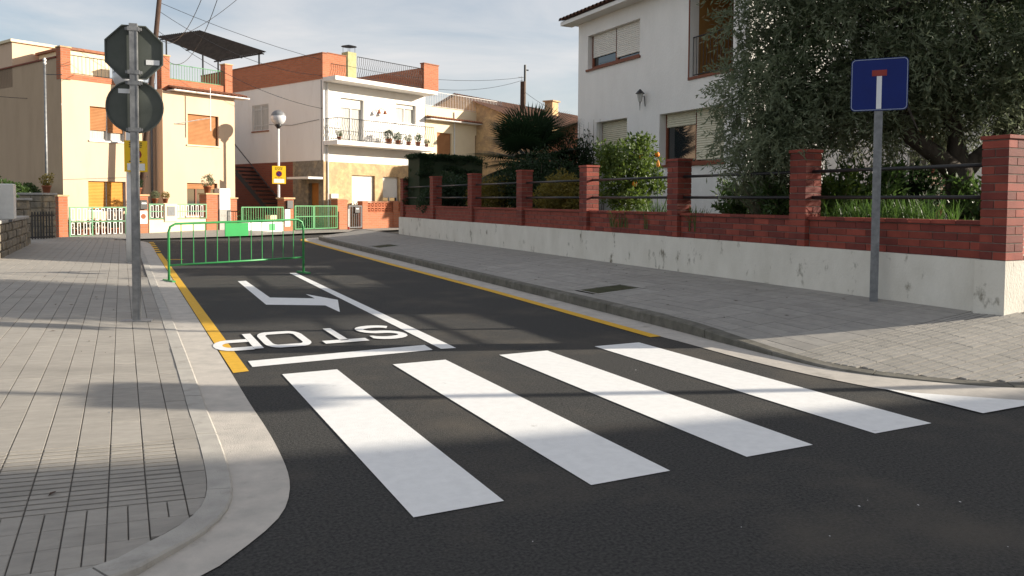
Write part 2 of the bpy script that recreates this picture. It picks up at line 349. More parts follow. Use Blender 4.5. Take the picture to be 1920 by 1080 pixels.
for (y0, l, st) in rows:
    for c in range(24):
        x1 = .372 - c*TW; x0 = x1 - TW
        rect = [(x0, y0), (x1, y0), (x1, y0+l), (x0, y0+l)]; cl = rect
        for i in range(n-1):
            if LI[i][1] < y0+l+.12 and LI[i+1][1] > y0-.12: cl = clip_half(cl, LI[i], LI[i+1])
            if not cl: break
        if not cl or area(cl) < .0008: continue
        cand.append((y0, c, x0, l, st, cl, abs(area(cl)-TW*l) < 1e-4))
def seen(x, y, z=0.05):
    v = ROT.transposed() @ (Vector((x, y, z)) - CAMP)
    return v.z < -.3 and abs(v.x/-v.z*F_PX) < 1000 and -680 < v.y/-v.z*F_PX < 480
vis = sorted([k for k in cand if seen(k[2]+TW/2, k[0]+k[3]/2)], key=lambda k: k[0])[:298]
vset = set((k[0], k[1]) for k in vis)
for (y0, c, x0, l, st, cl, full) in cand:
    z0 = zl(x0 + TW, y0); dz = random.uniform(-.0012, .0012)
    if (y0, c) in vset:
        if full: share('paving_slab', SL[st][0], pave_l, (x0, y0, zl(x0)+dz), (0, slope if x0 > -2.3 else 0, 0))
        else:
            m = MB(); cxm = sum(p[0] for p in cl)/len(cl); cym = sum(p[1] for p in cl)/len(cl)
            q = [(p[0]+max(-.003, min(.003, cxm-p[0])), p[1]+max(-.003, min(.003, cym-p[1]))) for p in cl]; i = len(q)
            m.v = [(p[0], p[1], zl(*p)-.016) for p in q]+[(p[0], p[1], zl(*p)+dz) for p in q]
            m.f = [tuple(range(i, 2*i))]+[(j, (j+1) % i, i+(j+1) % i, i+j) for j in range(i)]
            obj('paving_slab', m, 'tile', pave_l)
    elif full:
        b = len(stuff.v); s0 = SL[st][1]
        stuff.v += [(p[0]+x0, p[1]+y0, p[2]+zl(p[0]+x0)+dz) for p in s0.v]; stuff.f += [tuple(j+b for j in f) for f in s0.f]
tag(obj('paving_slab_field', stuff, 'tile', pave_l), kind='stuff')
fe = PX(410, 428.5, .27); ff = PX(130, 445, .1)
fpF = [(-9, 28.6), (-3, 29.2), (-.1, 29.9), (2.2, 30.4), (4.6, 31.3), (6, 32.0), (12, 35.3), (19, 38.6), (26, 41.6)]
fpB = [(-9, 32.6), (ff.x-.6, ff.y+.4), (.6, (ff.y+fe.y)/2+.4), (fe.x-.6, fe.y+.5), (fe.x+1.3, fe.y+.8), (6.2, 35.4), (12, 38.6), (19, 42), (26, 45)]
tag(obj('far_pavement', strip(fpF, fpB, [.1, .08, .06, .06, .07, .08, .09, .09, .09], [.16, .11, .19, .27, .22, .11, .10, .10, .10]), 'tile2'), kind='structure')

# right side
RA = [(25, 1.9), (15, 2.0), (9, 2.3), (7.0, 2.75), (5.81, 3.31), (5.25, 3.83), (5.08, 4.37), (5.01, 5.14), (5.05, 6.24), (5.06, 6.7), (5.28, 11.1), (5.42, 16.5), (5.72, 25.8), (5.83, 28.4), (6.2, 29.6), (7.4, 30.6)]
RK = [(25, 2.3), (15, 2.4), (9.2, 2.7), (7.3, 3.05), (6.15, 3.55), (5.63, 4.08), (5.36, 4.62), (5.33, 5.14), (5.36, 5.95), (5.42, 6.8), (5.60, 11.2), (5.80, 16.6), (6.12, 25.8), (6.3, 28.2), (6.6, 29.2), (7.6, 30.1)]
RH = [.02, .02, .02, .02, .02, .02, .03, .045, .085, .125, .13, .13, .13, .13, .13, .13]
_s = smooth_rows([(k[0], k[1], a[0], a[1], h) for k, a, h in zip(RK, RA, RH)]); RK = [(r[0], r[1]) for r in _s]; RA = [(r[2], r[3]) for r in _s]; RH = [float(r[4]) for r in _s]
nr = len(RA)
tag(obj('gutter', strip(RA, RK, [.005]*nr, [.012]*nr), 'concrete'), kind='structure')
RI = []
for i, p in enumerate(RK):
    a = Vector(RK[max(i-1, 0)]); b = Vector(RK[min(i+1, nr-1)]); t = (b-a).normalized(); RI.append((p[0]+t.y*.13, p[1]-t.x*.13))
kerb_r = tag(obj('kerb', strip(RK, RI, [h-.012 for h in RH], [h-.008 for h in RH]), 'mortar'), kind='structure')
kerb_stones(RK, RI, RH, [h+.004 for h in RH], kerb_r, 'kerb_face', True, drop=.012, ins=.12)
RIy = [(RI[i][0], RI[i][1], RH[i]) for i in range(nr) if RI[i][0] < 6.35 or RI[i][1] > 20]
def zr(x, y):
    if y < 3.6: xk, hk = 6.2, .02
    else: xk = lerp_poly(RIy, y); hk = lerp_poly([(r[2], r[1]) for r in RIy], y)
    t = max(0.0, min(1.2, (x-xk)/(8.05-xk+1e-6)))
    if y < 4.8: t *= max(0, min(1, (y-2.4)/2.4))
    return hk + .004 + (.30-hk)*t
bed = MB(); ys = list(np.arange(2.4, 30.01, .4)); 
for ya, yb in zip(ys, ys[1:]):
    def edge(y):
        if y < 3.6: return lerp_poly([(9.3, 2.7), (7.4, 3.1), (6.25, 3.63)][::1], y) if y >= 2.7 else 9.3
        return lerp_poly(RIy, y)
    for k in range(5):
        X = lambda y, t: edge(y) + ((10.5 if y < 4.9 else 8.4) - edge(y)) * t
        p = [(X(ya, k/5), ya), (X(ya, (k+1)/5), ya), (X(yb, (k+1)/5), yb), (X(yb, k/5), yb)]
        bed.quad(*[(q[0], q[1], zr(*q)-.012) for q in p])
pave_r = tag(obj('pavement', bed, 'mortar'), kind='structure')
cand = []; TWR = .2
pitR = [(5.85, 9.05), (6.65, 9.05), (6.65, 9.95), (5.85, 9.95)]; pitR2 = [(6.2, 20.6), (7.0, 20.6), (7.0, 21.5), (6.2, 21.5)]
rws = [(2.75 + .2*i, .2, 'rib') for i in range(12)] + [(5.15 + .5*i, .5, 'plain') for i in range(48)]
RIc = RI[::4]
for (y0, l, st) in rws:
    for c in range(26):
        x0 = 5.2 + c*TWR
        if x0 > (10.2 if y0 < 4.6 else 8.0): continue
        cl = [(x0, y0), (x0+TWR, y0), (x0+TWR, y0+l), (x0, y0+l)]
        if any(px_[0][0]-.1 < x0+.1 < px_[2][0]-.1 and px_[0][1]-.3 < y0+.1 < px_[2][1]-.2 for px_ in (pitR, pitR2)): continue
        for i in range(len(RIc)-1):
            if RIc[i][1]-.6 < y0+l and y0 < RIc[i+1][1]+.6: cl = clip_half(cl, RIc[i+1], RIc[i])
            if not cl: break
        if not cl or area(cl) < .008: continue
        cand.append((y0, c, cl, st))
vis = sorted([k for k in cand if seen(k[2][0][0], k[2][0][1], .2)], key=lambda k: k[0])[:298]; vset = set((k[0], k[1]) for k in vis)
stuff = MB()
def ribs(m, cl, st, dz):
    cxm = sum(p[0] for p in cl)/len(cl); cym = sum(p[1] for p in cl)/len(cl)
    parts = [cl]
    if st == 'rib':
        y0 = min(p[1] for p in cl); parts = []
        for j in range(3):
            q = clip_half(clip_half(cl, (0, y0+j*.0667+.008), (1, y0+j*.0667+.008)), (1, y0+(j+1)*.0667-.008), (0, y0+(j+1)*.0667-.008))
            if len(q) > 2: parts.append(q)
    for pl in parts:
        q = [(p[0]+max(-.004, min(.004, (cxm-p[0]))), p[1]+max(-.004, min(.004, (cym-p[1])))) for p in pl]; i = len(q); b = len(m.v)
        m.v += [(p[0], p[1], zr(*p)-.014) for p in q]+[(p[0], p[1], zr(*p)+dz) for p in q]
        m.f += [tuple(b+j for j in range(i, 2*i))]+[(b+j, b+(j+1) % i, b+i+(j+1) % i, b+i+j) for j in range(i)]
for (y0, c, cl, st) in cand:
    dz = random.uniform(-.0012, .0012)
    if (y0, c) in vset: m = MB(); ribs(m, cl, st, dz); obj('paving_slab', m, 'tile2', pave_r)
    else: ribs(stuff, cl, st, dz)
tag(obj('paving_slab_field', stuff, 'tile2', pave_r), kind='stuff')
for q in (pitR, pitR2):                               # empty square tree pits
    m = MB(); z = [zr(*p) for p in q]
    m.poly([(p[0], p[1], zz-.008) for p, zz in zip(q, z)])
    pit = obj('tree_pit', m, 'garden_soil', pave_r)
    fr = MB()
    for a, b in zip(q, q[1:]+q[:1]):
        a_, b_ = Vector((*a, zr(*a))), Vector((*b, zr(*b))); d = (b_-a_).normalized(); sx = Vector((-d.y, d.x, 0))*.05
        fr.quad(a_+Vector((0, 0, .003)), b_+Vector((0, 0, .003)), b_+sx+Vector((0, 0, .001)), a_+sx+Vector((0, 0, .001)))
    obj('pit_frame', fr, 'kerb', pit)

# ------------------------------------------------------------------ road markings
def flat(name, pts, m, z, parent=road):
    return obj(name, MB().poly([(p[0], p[1], z) for p in pts]), m, parent)
for k in range(4):
    x = (1.115, 2.05, 3.07, 4.11)[k]; w_ = (.45, .49, .51, .53)[k]; flat('crossing_stripe', [(x, 3.22), (x+w_, 3.22), (x+w_, 6.43), (x, 6.43)], 'paint', .005)
flat('crossing_stripe', [(5.17, 3.22), (5.72, 3.22), (5.80, 3.30), (5.25, 3.82), (5.17, 4.02)], 'paint', .0095)
flat('stop_line', [(.94, 6.82), (2.60, 6.915), (2.62, 7.19), (.94, 7.09)], 'paint', .005)
flat('lane_line', [(2.69, 6.93), (2.84, 6.91), (3.0, 15.51), (2.88, 15.55)], 'paint', .005)
flat('turn_arrow', [(1.76, 14.28), (1.70, 10.89), (2.41, 10.50), (2.43, 9.79), (2.71, 11.02), (2.44, 11.91), (2.45, 11.33), (1.88, 11.68), (1.9, 14.30)], 'paint', .005)
YL = MB(); YL.quad((.765, 6.65, .004), (.89, 6.67, .004), (.885, 22.6, .004), (.77, 22.6, .004))
obj('yellow_edge_line', YL, 'yellow', road)
for k in range(6): flat('yellow_dash', [(.76, 23.1+k), (.90, 23.1+k), (.90, 23.6+k), (.76, 23.6+k)], 'yellow', .007)
flat('yellow_dash', [(.9, 20.0), (1.25, 19.9), (1.25, 20.05), (.9, 20.15)], 'yellow', .007)
ye = [(4.93, 6.63), (5.14, 11.1), (5.27, 16.5), (5.57, 25.8), (5.67, 28.4), (5.95, 29.4)]
obj('yellow_edge_line', strip(ye, [(p[0]+.14, p[1]) for p in ye], [.006]*6, [.006]*6), 'yellow', road)
def stroke(paths, ox, oy, wd=.085, sx=1, sy=2.0):     # letter strokes, seen upside down from here
    m = MB()
    for path in paths:
        closed = path[0] == path[-1]; P_ = [Vector((p[0], p[1])) for p in path]; Ls, Rs = [], []
        for i, p in enumerate(P_):
            if closed: a, b = P_[i-1 if i else -2], P_[(i+1) if i < len(P_)-1 else 1]
            else: a, b = P_[max(i-1, 0)], P_[min(i+1, len(P_)-1)]
            t = (b-a).normalized(); q = Vector((-t.y, t.x))*wd/2; Ls.append(p+q); Rs.append(p-q)
        for i in range(len(P_)-1):
            m.quad(*[(ox-v.x*sx, oy-v.y*sy, .0095) for v in (Ls[i], Rs[i], Rs[i+1], Ls[i+1])])
    return m
def arc(cx_, cy_, rx, ry, a0, a1, k=10): return [(cx_+rx*math.cos(rad(a0+(a1-a0)*i/k)), cy_+ry*math.sin(rad(a0+(a1-a0)*i/k))) for i in range(k+1)]
Sx = [(.40, .37)] + arc(.22, .345, .17, .075, 20, 180, 8) + arc(.22, .33, .17, .10, 190, 265, 5) + arc(.22, .13, .17, .10, 85, 0, 5) + arc(.22, .115, .17, .075, -10, -160, 8)
word = bpy.data.objects.new('stop_lettering', None); link(word, road)
obj('letter', stroke([Sx], 2.665, 8.55), 'paint', word)
obj('letter', stroke([[(.22, 0), (.22, .40)], [(.0, .42), (.44, .42)]], 2.19, 8.55), 'paint', word)
Oo = arc(.31, .33, .09, .10, 0, 80, 5)+arc(.12, .33, .09, .10, 100, 170, 5)+arc(.12, .13, .09, .10, 190, 260, 5)+arc(.31, .13, .09, .10, 280, 350, 5)
obj('letter', stroke([Oo+[Oo[0]]], 1.64, 8.54, .08), 'paint', word)
obj('letter', stroke([[(.045, 0), (.045, .45)], [(.09, .425)]+arc(.27, .315, .12, .11, 85, -85, 8)+[(.09, .205)]], 1.165, 8.54), 'paint', word)
# ------------------------------------------------------------------ garden wall on the right
GA = Vector((7.98, 4.81)); GB = Vector((8.30, 25.40)); gu = (GB-GA).normalized(); GL = 20.42
gw = thing('garden_wall', 'low whitewashed garden wall topped with red brick panels, pillars and black rails', 'wall', (GA.x, GA.y, 0), ang(gu))
# local: x along the street, -y into the garden, +y = towards road
def wz(s): return .30 + .0028*s
m = MB(); seg = 40
for i in range(seg):
    a, b = GL*i/seg, GL*(i+1)/seg
    m.quad((b, 0, wz(b)-.3), (a, 0, wz(a)-.3), (a, 0, .85+.0022*a), (b, 0, .85+.0022*b))
m.quad((0, 0, .85), (0, -.34, .85), (GL, -.34, .895), (GL, 0, .895))
m.quad((0, 0, 0), (0, -.34, 0), (0, -.34, .85), (0, 0, .85)); m.quad((GL, 0, 0), (GL, 0, .895), (GL, -.34, .895), (GL, -.34, 0))
m.quad((0, -.34, 0), (GL, -.34, 0), (GL, -.34, .895), (0, -.34, .895))
obj('plinth', m, 'old_white', gw)
PS = [0.0, 2.66, 5.37, 8.23, 11.10, 14.07, 17.06, 19.98]
BH = .088; g = .006
rest = MB()
def brickmesh(lx, ly, h=BH):
    m = MB(); m.bbox(0, lx-.010, 0, ly-.010, 0, h-.010, .004); me = bpy.data.meshes.new('brick'); me.from_pydata(m.v, [], m.f)
    me.materials.append(M['brick']); me2 = me.copy(); me2.materials[0] = M['brick_b']; return (me, me2, m)
B_x = brickmesh(.29, .145); B_y = brickmesh(.145, .29); B_p = brickmesh(.295, .13); B_c = brickmesh(.295, .20, .05)
def put(parent, bm, x, y, z, single):
    if single: share('brick', random.choice(bm[:2]), parent, (x, y, z))
    else:
        b = len(rest.v); rest.v.extend([(p[0]+x, p[1]+y, p[2]+z) for p in bm[2].v]); rest.f.extend([tuple(j+b for j in f) for f in bm[2].f])
for i, s in enumerate(PS):
    zb = .85 + .0022*s; single = i < 5
    core = MB().box(s+.006, s+.274, -.274, -.008, zb, zb+14*BH+.03)
    pil = obj('pillar', core, 'joint', gw)
    for c in range(14):
        z = zb + .006 + c*BH
        if c % 2: put(pil, B_x, s, -.28, z, single); put(pil, B_x, s, -.135, z, single)
        else: put(pil, B_y, s, -.28, z, single); put(pil, B_y, s+.145, -.28, z, single)
    cp = MB().bbox(s-.014, s+.294, -.294, .014, zb+14*BH+.008, zb+14*BH+.050, .006); obj('cap', cp, 'brick', pil)
for i in range(7):
    a, b = PS[i]+.285, PS[i+1]-.005; zb = .85+.0022*a; single = i < 3
    pan = obj('brick_panel', MB().box(a, b, -.184, -.079, zb, zb+4*BH+.004), 'joint', gw)
    for c in range(4):
        x = a - (.145 if c % 2 else 0); 
        while x < b - .02:
            x0 = max(x, a); x1 = min(x+.295, b)
            if x1-x0 > .26: put(pan, B_p, x0, -.19, zb+.005+c*BH, single) if x1-x0 > .294 else put(pan, B_p, x1-.295 if x1 == b else x0, -.19, zb+.005+c*BH, single)
            elif x1-x0 > .05:
                mm = MB().bbox(x0, x1-.010, -.19, -.07, zb+.005+c*BH, zb+.005+c*BH+BH-.010, .004)
                if single: obj('brick', mm, 'brick', pan)
                else: bb = len(rest.v); rest.v.extend(mm.v); rest.f.extend([tuple(j+bb for j in f) for f in mm.f])
            x += .295
    nb = int((b-a)/.295); st_ = (b-a)/nb
    for k in range(nb):
        mm = MB().bbox(a+k*st_+.003, a+(k+1)*st_-.003, -.225, -.045, zb+.006+4*BH, zb+4*BH+.052, .005)
        if single: obj('brick', mm, 'brick_b' if k % 3 == 0 else 'brick', pan)
        else: bb = len(rest.v); rest.v.extend(mm.v); rest.f.extend([tuple(j+bb for j in f) for f in mm.f])
    for zz in (1.50, 1.84): obj('rail', MB().tube([(a-.02, -.13, zz+.002*a), (b+.02, -.13, zz+.002*b)], .022, 8), 'black', gw, True)
tag(obj('far_bricks', rest, 'brick', gw), kind='stuff')
# return wall round the corner
ru = Vector((.967, .255)).normalized()
rw = thing('return_wall', 'sunlit garden wall running off round the corner pillar', 'wall', (GA.x+.02, GA.y-.005, 0), ang(ru))
obj('plinth', MB().box(.0, 9, .02, .30, 0, .847), 'old_white', rw)
obj('brick_panel', MB().box(.36, 9, .06, .19, .85, 1.25), coursed('return_brick', (.30, .066, .04), (.24, .05, .033), (.28, .22, .18)), rw)

# garden ground behind the wall
tag(obj('garden_ground', MB().poly([(8.25, 5.0, 1.02), (17, 7.3, 1.02), (40, 13, 1.02), (40, 40, 1.0), (20, 33, 1.0), (8.6, 25.3, .98)]), 'garden_soil'), kind='structure')
tag(obj('garden_bank', MB().poly([(8.6, 25.3, .98), (20, 33, 1.0), (20, 33, 0), (8.6, 25.3, 0)]), 'old_white'), 'rendered retaining wall closing the raised garden beside the hedge', 'wall')

# ------------------------------------------------------------------ facade helpers (local: x along the front, y inwards, z up)
def facade(mb, x0, x1, z0, z1, holes, y=0.0, dep=.18):
    xs = sorted({x0, x1} | {h[0] for h in holes} | {h[1] for h in holes}); zs = sorted({z0, z1} | {h[2] for h in holes} | {h[3] for h in holes})
    for a, b in zip(xs, xs[1:]):
        for c, d in zip(zs, zs[1:]):
            if any(h[0] <= a and b <= h[1] and h[2] <= c and d <= h[3] for h in holes): continue
            mb.quad((a, y, c), (b, y, c), (b, y, d), (a, y, d))
    for (a, b, c, d) in [h[:4] for h in holes]:
        q = y+dep
        mb.quad((a, y, c), (a, y, d), (a, q, d), (a, q, c)); mb.quad((b, y, c), (b, q, c), (b, q, d), (b, y, d))
        mb.quad((a, y, d), (b, y, d), (b, q, d), (a, q, d)); mb.quad((a, y, c), (a, q, c), (b, q, c), (b, y, c))
    return mb
def side_facade(mb, y0, y1, z0, z1, holes, x=0.0, dep=.18):          # wall at x, seen from -x
    t = MB(); facade(t, y0, y1, z0, z1, holes, 0, dep); b = len(mb.v)
    mb.v += [(x+p[1], p[0], p[2]) for p in t.v]; mb.f += [tuple(reversed([j+b for j in f])) for f in t.f]; return mb
def window(par, x0, x1, z0, z1, y=.12, frame='white_metal', shutter=None, drop=1.0, sill=None, mull=1, side=False, fw=.05, curtain=False, name='window'):
    fx = (lambda v: (v[1], v[0], v[2])) if side else (lambda v: v)
    def ob(nm, m, mt, p):
        m.v = [fx(v) for v in m.v]
        if side: m.f = [tuple(reversed(f)) for f in m.f]
        return obj(nm, m, mt, p)
    f = MB(); f.box(x0, x0+fw, y, y+.06, z0, z1); f.box(x1-fw, x1, y, y+.06, z0, z1); f.box(x0+fw, x1-fw, y, y+.06, z0, z0+fw); f.box(x0+fw, x1-fw, y, y+.06, z1-fw, z1)
    for k in range(mull): c = x0+(x1-x0)*(k+1)/(mull+1); f.box(c-fw*.6, c+fw*.6, y-.004, y+.056, z0+fw, z1-fw)
    wobj = ob(name, f, frame, par)
    ob('pane', MB().box(x0+fw, x1-fw, y+.035, y+.04, z0+fw, z1-fw), 'glass' if not curtain else 'curtain', wobj)
    if shutter:
        drops = drop if isinstance(drop, (list, tuple)) else [drop]; k = len(drops); wdt = (x1-x0-2*fw)/k
        for i, dr in enumerate(drops):
            m = MB(); a = x0+fw+i*wdt+(.02 if i else 0); b = x0+fw+(i+1)*wdt-(.02 if i < k-1 else 0); h = (z1-z0)*dr; nn = max(2, int(h/.055))
            for j in range(nn):
                zt = z1-j*h/nn; zb_ = z1-(j+1)*h/nn
                m.quad((a, y-.012, zb_), (b, y-.012, zb_), (b, y-.028, zb_+(zt-zb_)*.45), (a, y-.028, zb_+(zt-zb_)*.45))
                m.quad((a, y-.028, zb_+(zt-zb_)*.45), (b, y-.028, zb_+(zt-zb_)*.45), (b, y-.012, zt), (a, y-.012, zt))
            ob('roller_shutter', m, shutter, wobj)
    if sill: ob('sill', MB().box(x0-.05, x1+.05, -.05, y+.01, z0-.06, z0-.003), sill, wobj)
    return wobj
def rail_set(par, p0, p1, z0, z1, nb, mt, r=.010, bulge=0.0, out_dir=(0, -1), name='railing', rr=.018):
    """a railing as one part with each bar a child"""
    a, b = Vector(p0), Vector(p1); rl = obj(name, MB().tube([(a.x, a.y, z1), (b.x, b.y, z1)], rr, 6), mt, par); obj('bottom_rail', MB().tube([(a.x, a.y, z0), (b.x, b.y, z0)], rr*.8, 6), mt, rl)
    h = z1-z0; prof = [(0, 0), (.15, 0), (.32, bulge), (.5, bulge*.6), (.72, -bulge*.35), (1, 0)] if bulge else [(0, 0), (1, 0)]
    bm = obj('bar', MB().tube([(out_dir[0]*o, out_dir[1]*o, h*q) for q, o in prof], r, 5, False), mt, rl, True)
    bm.location = (a.x, a.y, z0)
    for k in range(1, nb): c = a.lerp(b, k/(nb-1)); share('bar', bm, rl, (c.x, c.y, z0))
    return rl
def tile_row(par, x0, x1, y, z, pitch=.2, mt='terracotta', length=.45, up=.12, name='eave', r=.075):
    """an eave board with a row of barrel tiles; tiles are children"""
    e = obj(name, MB().box(x0, x1, y, y+length, z-.05, z), 'white_plaster', par)
    m = MB(); k = 6
    for i in range(k):
        a0, a1 = math.pi*i/k, math.pi*(i+1)/k
        m.quad((r*math.cos(a0), 0, r*math.sin(a0)), (r*math.cos(a1), 0, r*math.sin(a1)), (r*.85*math.cos(a1), length, up+r*math.sin(a1)), (r*.85*math.cos(a0), length, up+r*math.sin(a0)))
        m.quad((r*math.cos(a0), 0, r*math.sin(a0)), (r*.8*math.cos(a0), .0, r*.8*math.sin(a0)), (r*.8*math.cos(a1), 0, r*.8*math.sin(a1)), (r*math.cos(a1), 0, r*math.sin(a1)))
    cnt = int((x1-x0)/pitch); first = None
    for j in range(cnt):
        loc = (x0+pitch*(j+.5), y-.05, z+.01)
        if first is None: first = obj('roof_tile', m, mt, e, True, loc)
        else: share('roof_tile', first, e, loc)
    obj('tile_bed', MB().quad((x0, y-.03, z+.012), (x1, y-.03, z+.012), (x1, y+length, z+up+.01), (x0, y+length, z+up+.01)), mt, e)
    return e

# ------------------------------------------------------------------ villa (right)
V = thing('villa', 'white rendered two storey villa with tiled eave and red wood windows behind the brick wall', 'house', (12.8, 21.15, 0), rad(-90))
W1 = (.55, 3.24, 5.48, 6.50); LG = (5.38, 6.95, 4.58, 6.9); W3 = (4.18, 6.70, 2.42, 3.77); W2 = (1.08, 2.68, 2.42, 3.83)
m = MB(); facade(m, 0, 7.45, .8, 6.98, [W1, LG, W3, W2], 0, .28)
m.quad((0, 0, .8), (0, 0, 6.98), (0, 10, 6.98), (0, 10, .8)); m.quad((7.45, 0, .8), (7.45, 10, .8), (7.45, 10, 6.98), (7.45, 0, 6.98)); m.quad((0, 10, .8), (0, 10, 6.98), (7.45, 10, 6.98), (7.45, 10, .8))
m.quad((0, 0, 6.98), (7.45, 0, 6.98), (7.45, 10, 6.98), (0, 10, 6.98))
obj('wall', m, 'villa_plaster', V)
window(V, *W1, y=.16, frame='wood_red', shutter='shutter_white', drop=[.66, .84], sill='wood_red', fw=.10)
window(V, *W3, y=.22, frame='wood_red', shutter='shutter_cream', drop=[.26, .93], sill='wood_red', fw=.07)
window(V, *W2, y=.22, frame='wood_red', shutter='shutter_cream', drop=[.97], sill='wood_red', mull=0)
lg = MB(); a, b, c, d = LG
lg.quad((a, .28, c), (a, .28, d), (a, 1.5, d), (a, 1.5, c)); lg.quad((b, .28, c), (b, 1.5, c), (b, 1.5, d), (b, .28, d)); lg.quad((a, .28, c), (a, 1.5, c), (b, 1.5, c), (b, .28, c)); lg.quad((a, .28, d), (b, .28, d), (b, 1.5, d), (a, 1.5, d))
lo = obj('loggia', lg, 'ochre_wall', V)
obj('door', MB().box(a+.5, b-.03, 1.44, 1.49, c+.02, d-.3), 'wood', lo)
obj('trim', MB().box(a-.03, b+.03, -.03, .05, c-.07, c-.002).box(a-.035, a-.002, -.02, .05, c, d), 'wood_red', lo)
rail_set(V, (a+.02, .10), (b-.02, .10), c+.06, c+1.0, 13, 'black', r=.008)
ev = obj('roof', MB().box(-.42, 7.9, -.42, 0.0, 6.95, 7.06).quad((-.42, -.42, 7.07), (7.9, -.42, 7.07), (7.9, 5, 8.75), (-.42, 5, 8.75)).quad((-.42, 5, 8.75), (7.9, 5, 8.75), (7.9, 10.4, 7.07), (-.42, 10.4, 7.07)).poly([(-.42, -.42, 7.0), (-.42, 5, 8.75), (-.42, 10.4, 7.0)]).poly([(7.9, -.42, 7.0), (7.9, 10.4, 7.0), (7.9, 5, 8.75)]), 'villa_plaster', V)
tm = MB(); k = 6; r = .085
for i in range(k):
    a0, a1 = math.pi*i/k, math.pi*(i+1)/k
    tm.quad((r*math.cos(a0), 0, r*math.sin(a0)), (r*math.cos(a1), 0, r*math.sin(a1)), (r*.85*math.cos(a1), .5, .155+r*math.sin(a1)), (r*.85*math.cos(a0), .5, .155+r*math.sin(a0)))
first = None; rst = MB()
for j in range(39):
    for q in range(11):
        loc = (-.32+.21*j, -.50+.49*q, 7.09+.152*q)
        if q < 4:
            if first is None: first = obj('roof_tile', tm, 'roof_dark', ev, True, loc)
            else: share('roof_tile', first, ev, loc)
        else: bb = len(rst.v); rst.v += [(p[0]+loc[0], p[1]+loc[1], p[2]+loc[2]) for p in tm.v]; rst.f += [tuple(x+bb for x in f) for f in tm.f]
tag(obj('upper_roof_tiles', rst, 'roof_dark', ev, True), kind='stuff')
obj('tile_underlay', MB().quad((-.42, -.46, 7.085), (7.9, -.46, 7.085), (7.9, 5, 8.775), (-.42, 5, 8.775)), 'roof_dark', ev)
wl = thing('wall_lantern', 'small iron wall lantern on the white villa wall between the windows', 'lantern', (12.79, 17.61, 4.05), rad(-90))
obj('bracket', MB().tube([(0, .0, .0), (0, -.03, .28), (0, -.17, .24)], .012, 6).tube([(0, -.17, -.12), (0, -.17, .12)], [.004, .02], 6), 'black', wl)
obj('glass_cage', MB().lathe([(.05, .12), (.085, .34)], 6, (0, -.17, 0)), 'curtain', wl)
obj('hood', MB().lathe([(.13, .335), (.07, .40), (.012, .46)], 6, (0, -.17, 0)), 'black', wl)

# ------------------------------------------------------------------ beige house (far left)
uB = Vector((.8907, .4546)); BO = Vector((-2.0, 33.87))
H1 = thing('beige_house', 'beige rendered two storey house with brick parapet and brown roller blinds', 'house', (BO.x, BO.y, 0), ang(uB))
m = MB()
h1 = [(1.02, 2.40, 3.70, 5.0), (.92, 2.38, .95, 2.12)]
facade(m, 0, 3.7, 0, 5.93, h1)
PY = -.6
h2 = [(4.72, 6.16, 3.74, 5.02), (4.66, 6.08, .75, 2.13)]
facade(m, 3.62, 6.95, 0, 5.86, h2, PY)
m.quad((3.62, PY, 0), (3.62, 0, 0), (3.62, 0, 5.93), (3.62, PY, 5.93)); m.quad((6.95, PY, 0), (6.95, 11, 0), (6.95, 11, 5.86), (6.95, PY, 5.86))
m.quad((0, 0, 5.93), (3.62, 0, 5.93), (3.62, 11, 5.93), (0, 11, 5.93)); m.quad((3.62, PY, 5.86), (6.95, PY, 5.86), (6.95, 11, 5.86), (3.62, 11, 5.86)); m.quad((0, 11, 0), (0, 11, 5.9), (6.95, 11, 5.9), (6.95, 11, 0))
obj('wall', m, 'beige', H1)
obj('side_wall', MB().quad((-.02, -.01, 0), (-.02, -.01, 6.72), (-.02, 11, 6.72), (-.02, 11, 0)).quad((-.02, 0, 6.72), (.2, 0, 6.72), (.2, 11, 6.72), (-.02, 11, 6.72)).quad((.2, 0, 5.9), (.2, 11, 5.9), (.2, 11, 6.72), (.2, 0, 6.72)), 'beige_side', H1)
obj('coping', MB().box(-.06, .24, .3, 11, 6.72, 6.78), 'brick_far_dark', H1)
window(H1, *h1[0], frame='white_metal', shutter='shutter_brown', drop=[.70, .74], sill='white_metal', curtain=True)
window(H1, *h1[1], frame='white_metal', shutter='shutter_orange', drop=[.92, .92], sill=None)
for hh, dr in ((h2[0], [1.0]), (h2[1], [.18])):
    t = MB(); x0, x1, z0, z1 = hh
    w_ = window(H1, x0, x1, z0, z1, y=PY+.12, frame='wood_red', shutter='shutter_brown', drop=dr, mull=2 if dr[0] < .5 else 0)
    obj('sill', MB().box(x0-.06, x1+.06, PY-.05, PY+.1, z0-.06, z0-.003), 'cream', w_)
pb = obj('parapet', MB().box(.0, 3.62, -.02, .2, 5.93, 6.14).box(3.7, 6.98, PY+.28, PY+.5, 5.98, 6.42), 'brick_far', H1)
for (x, y, z0, z1) in ((-.03, -.04, 5.90, 7.08), (3.72, PY+.22, 5.93, 7.3), (6.65, PY+.22, 6.0, 7.35)):
    p = obj('parapet_pillar', MB().box(x, x+.36, y, y+.36, z0, z1), 'brick_far', H1); obj('cap', MB().box(x-.03, x+.39, y-.03, y+.39, z1+.002, z1+.05), 'stone_tan', p)
rail_set(H1, (.36, .08), (3.7, .08), 6.18, 6.85, 24, 'black', r=.009)
rail_set(H1, (4.1, PY+.38), (6.64, PY+.38), 6.45, 7.05, 22, 'green_pale', r=.010)
tile_row(H1, 3.95, 7.5, PY-.35, 5.93, pitch=.19, length=.62, up=.14)
obj('downpipe', MB().tube([(3.45, -.06, 0), (3.45, -.06, 5.8)], .045, 8), 'grey_iron', H1, True)
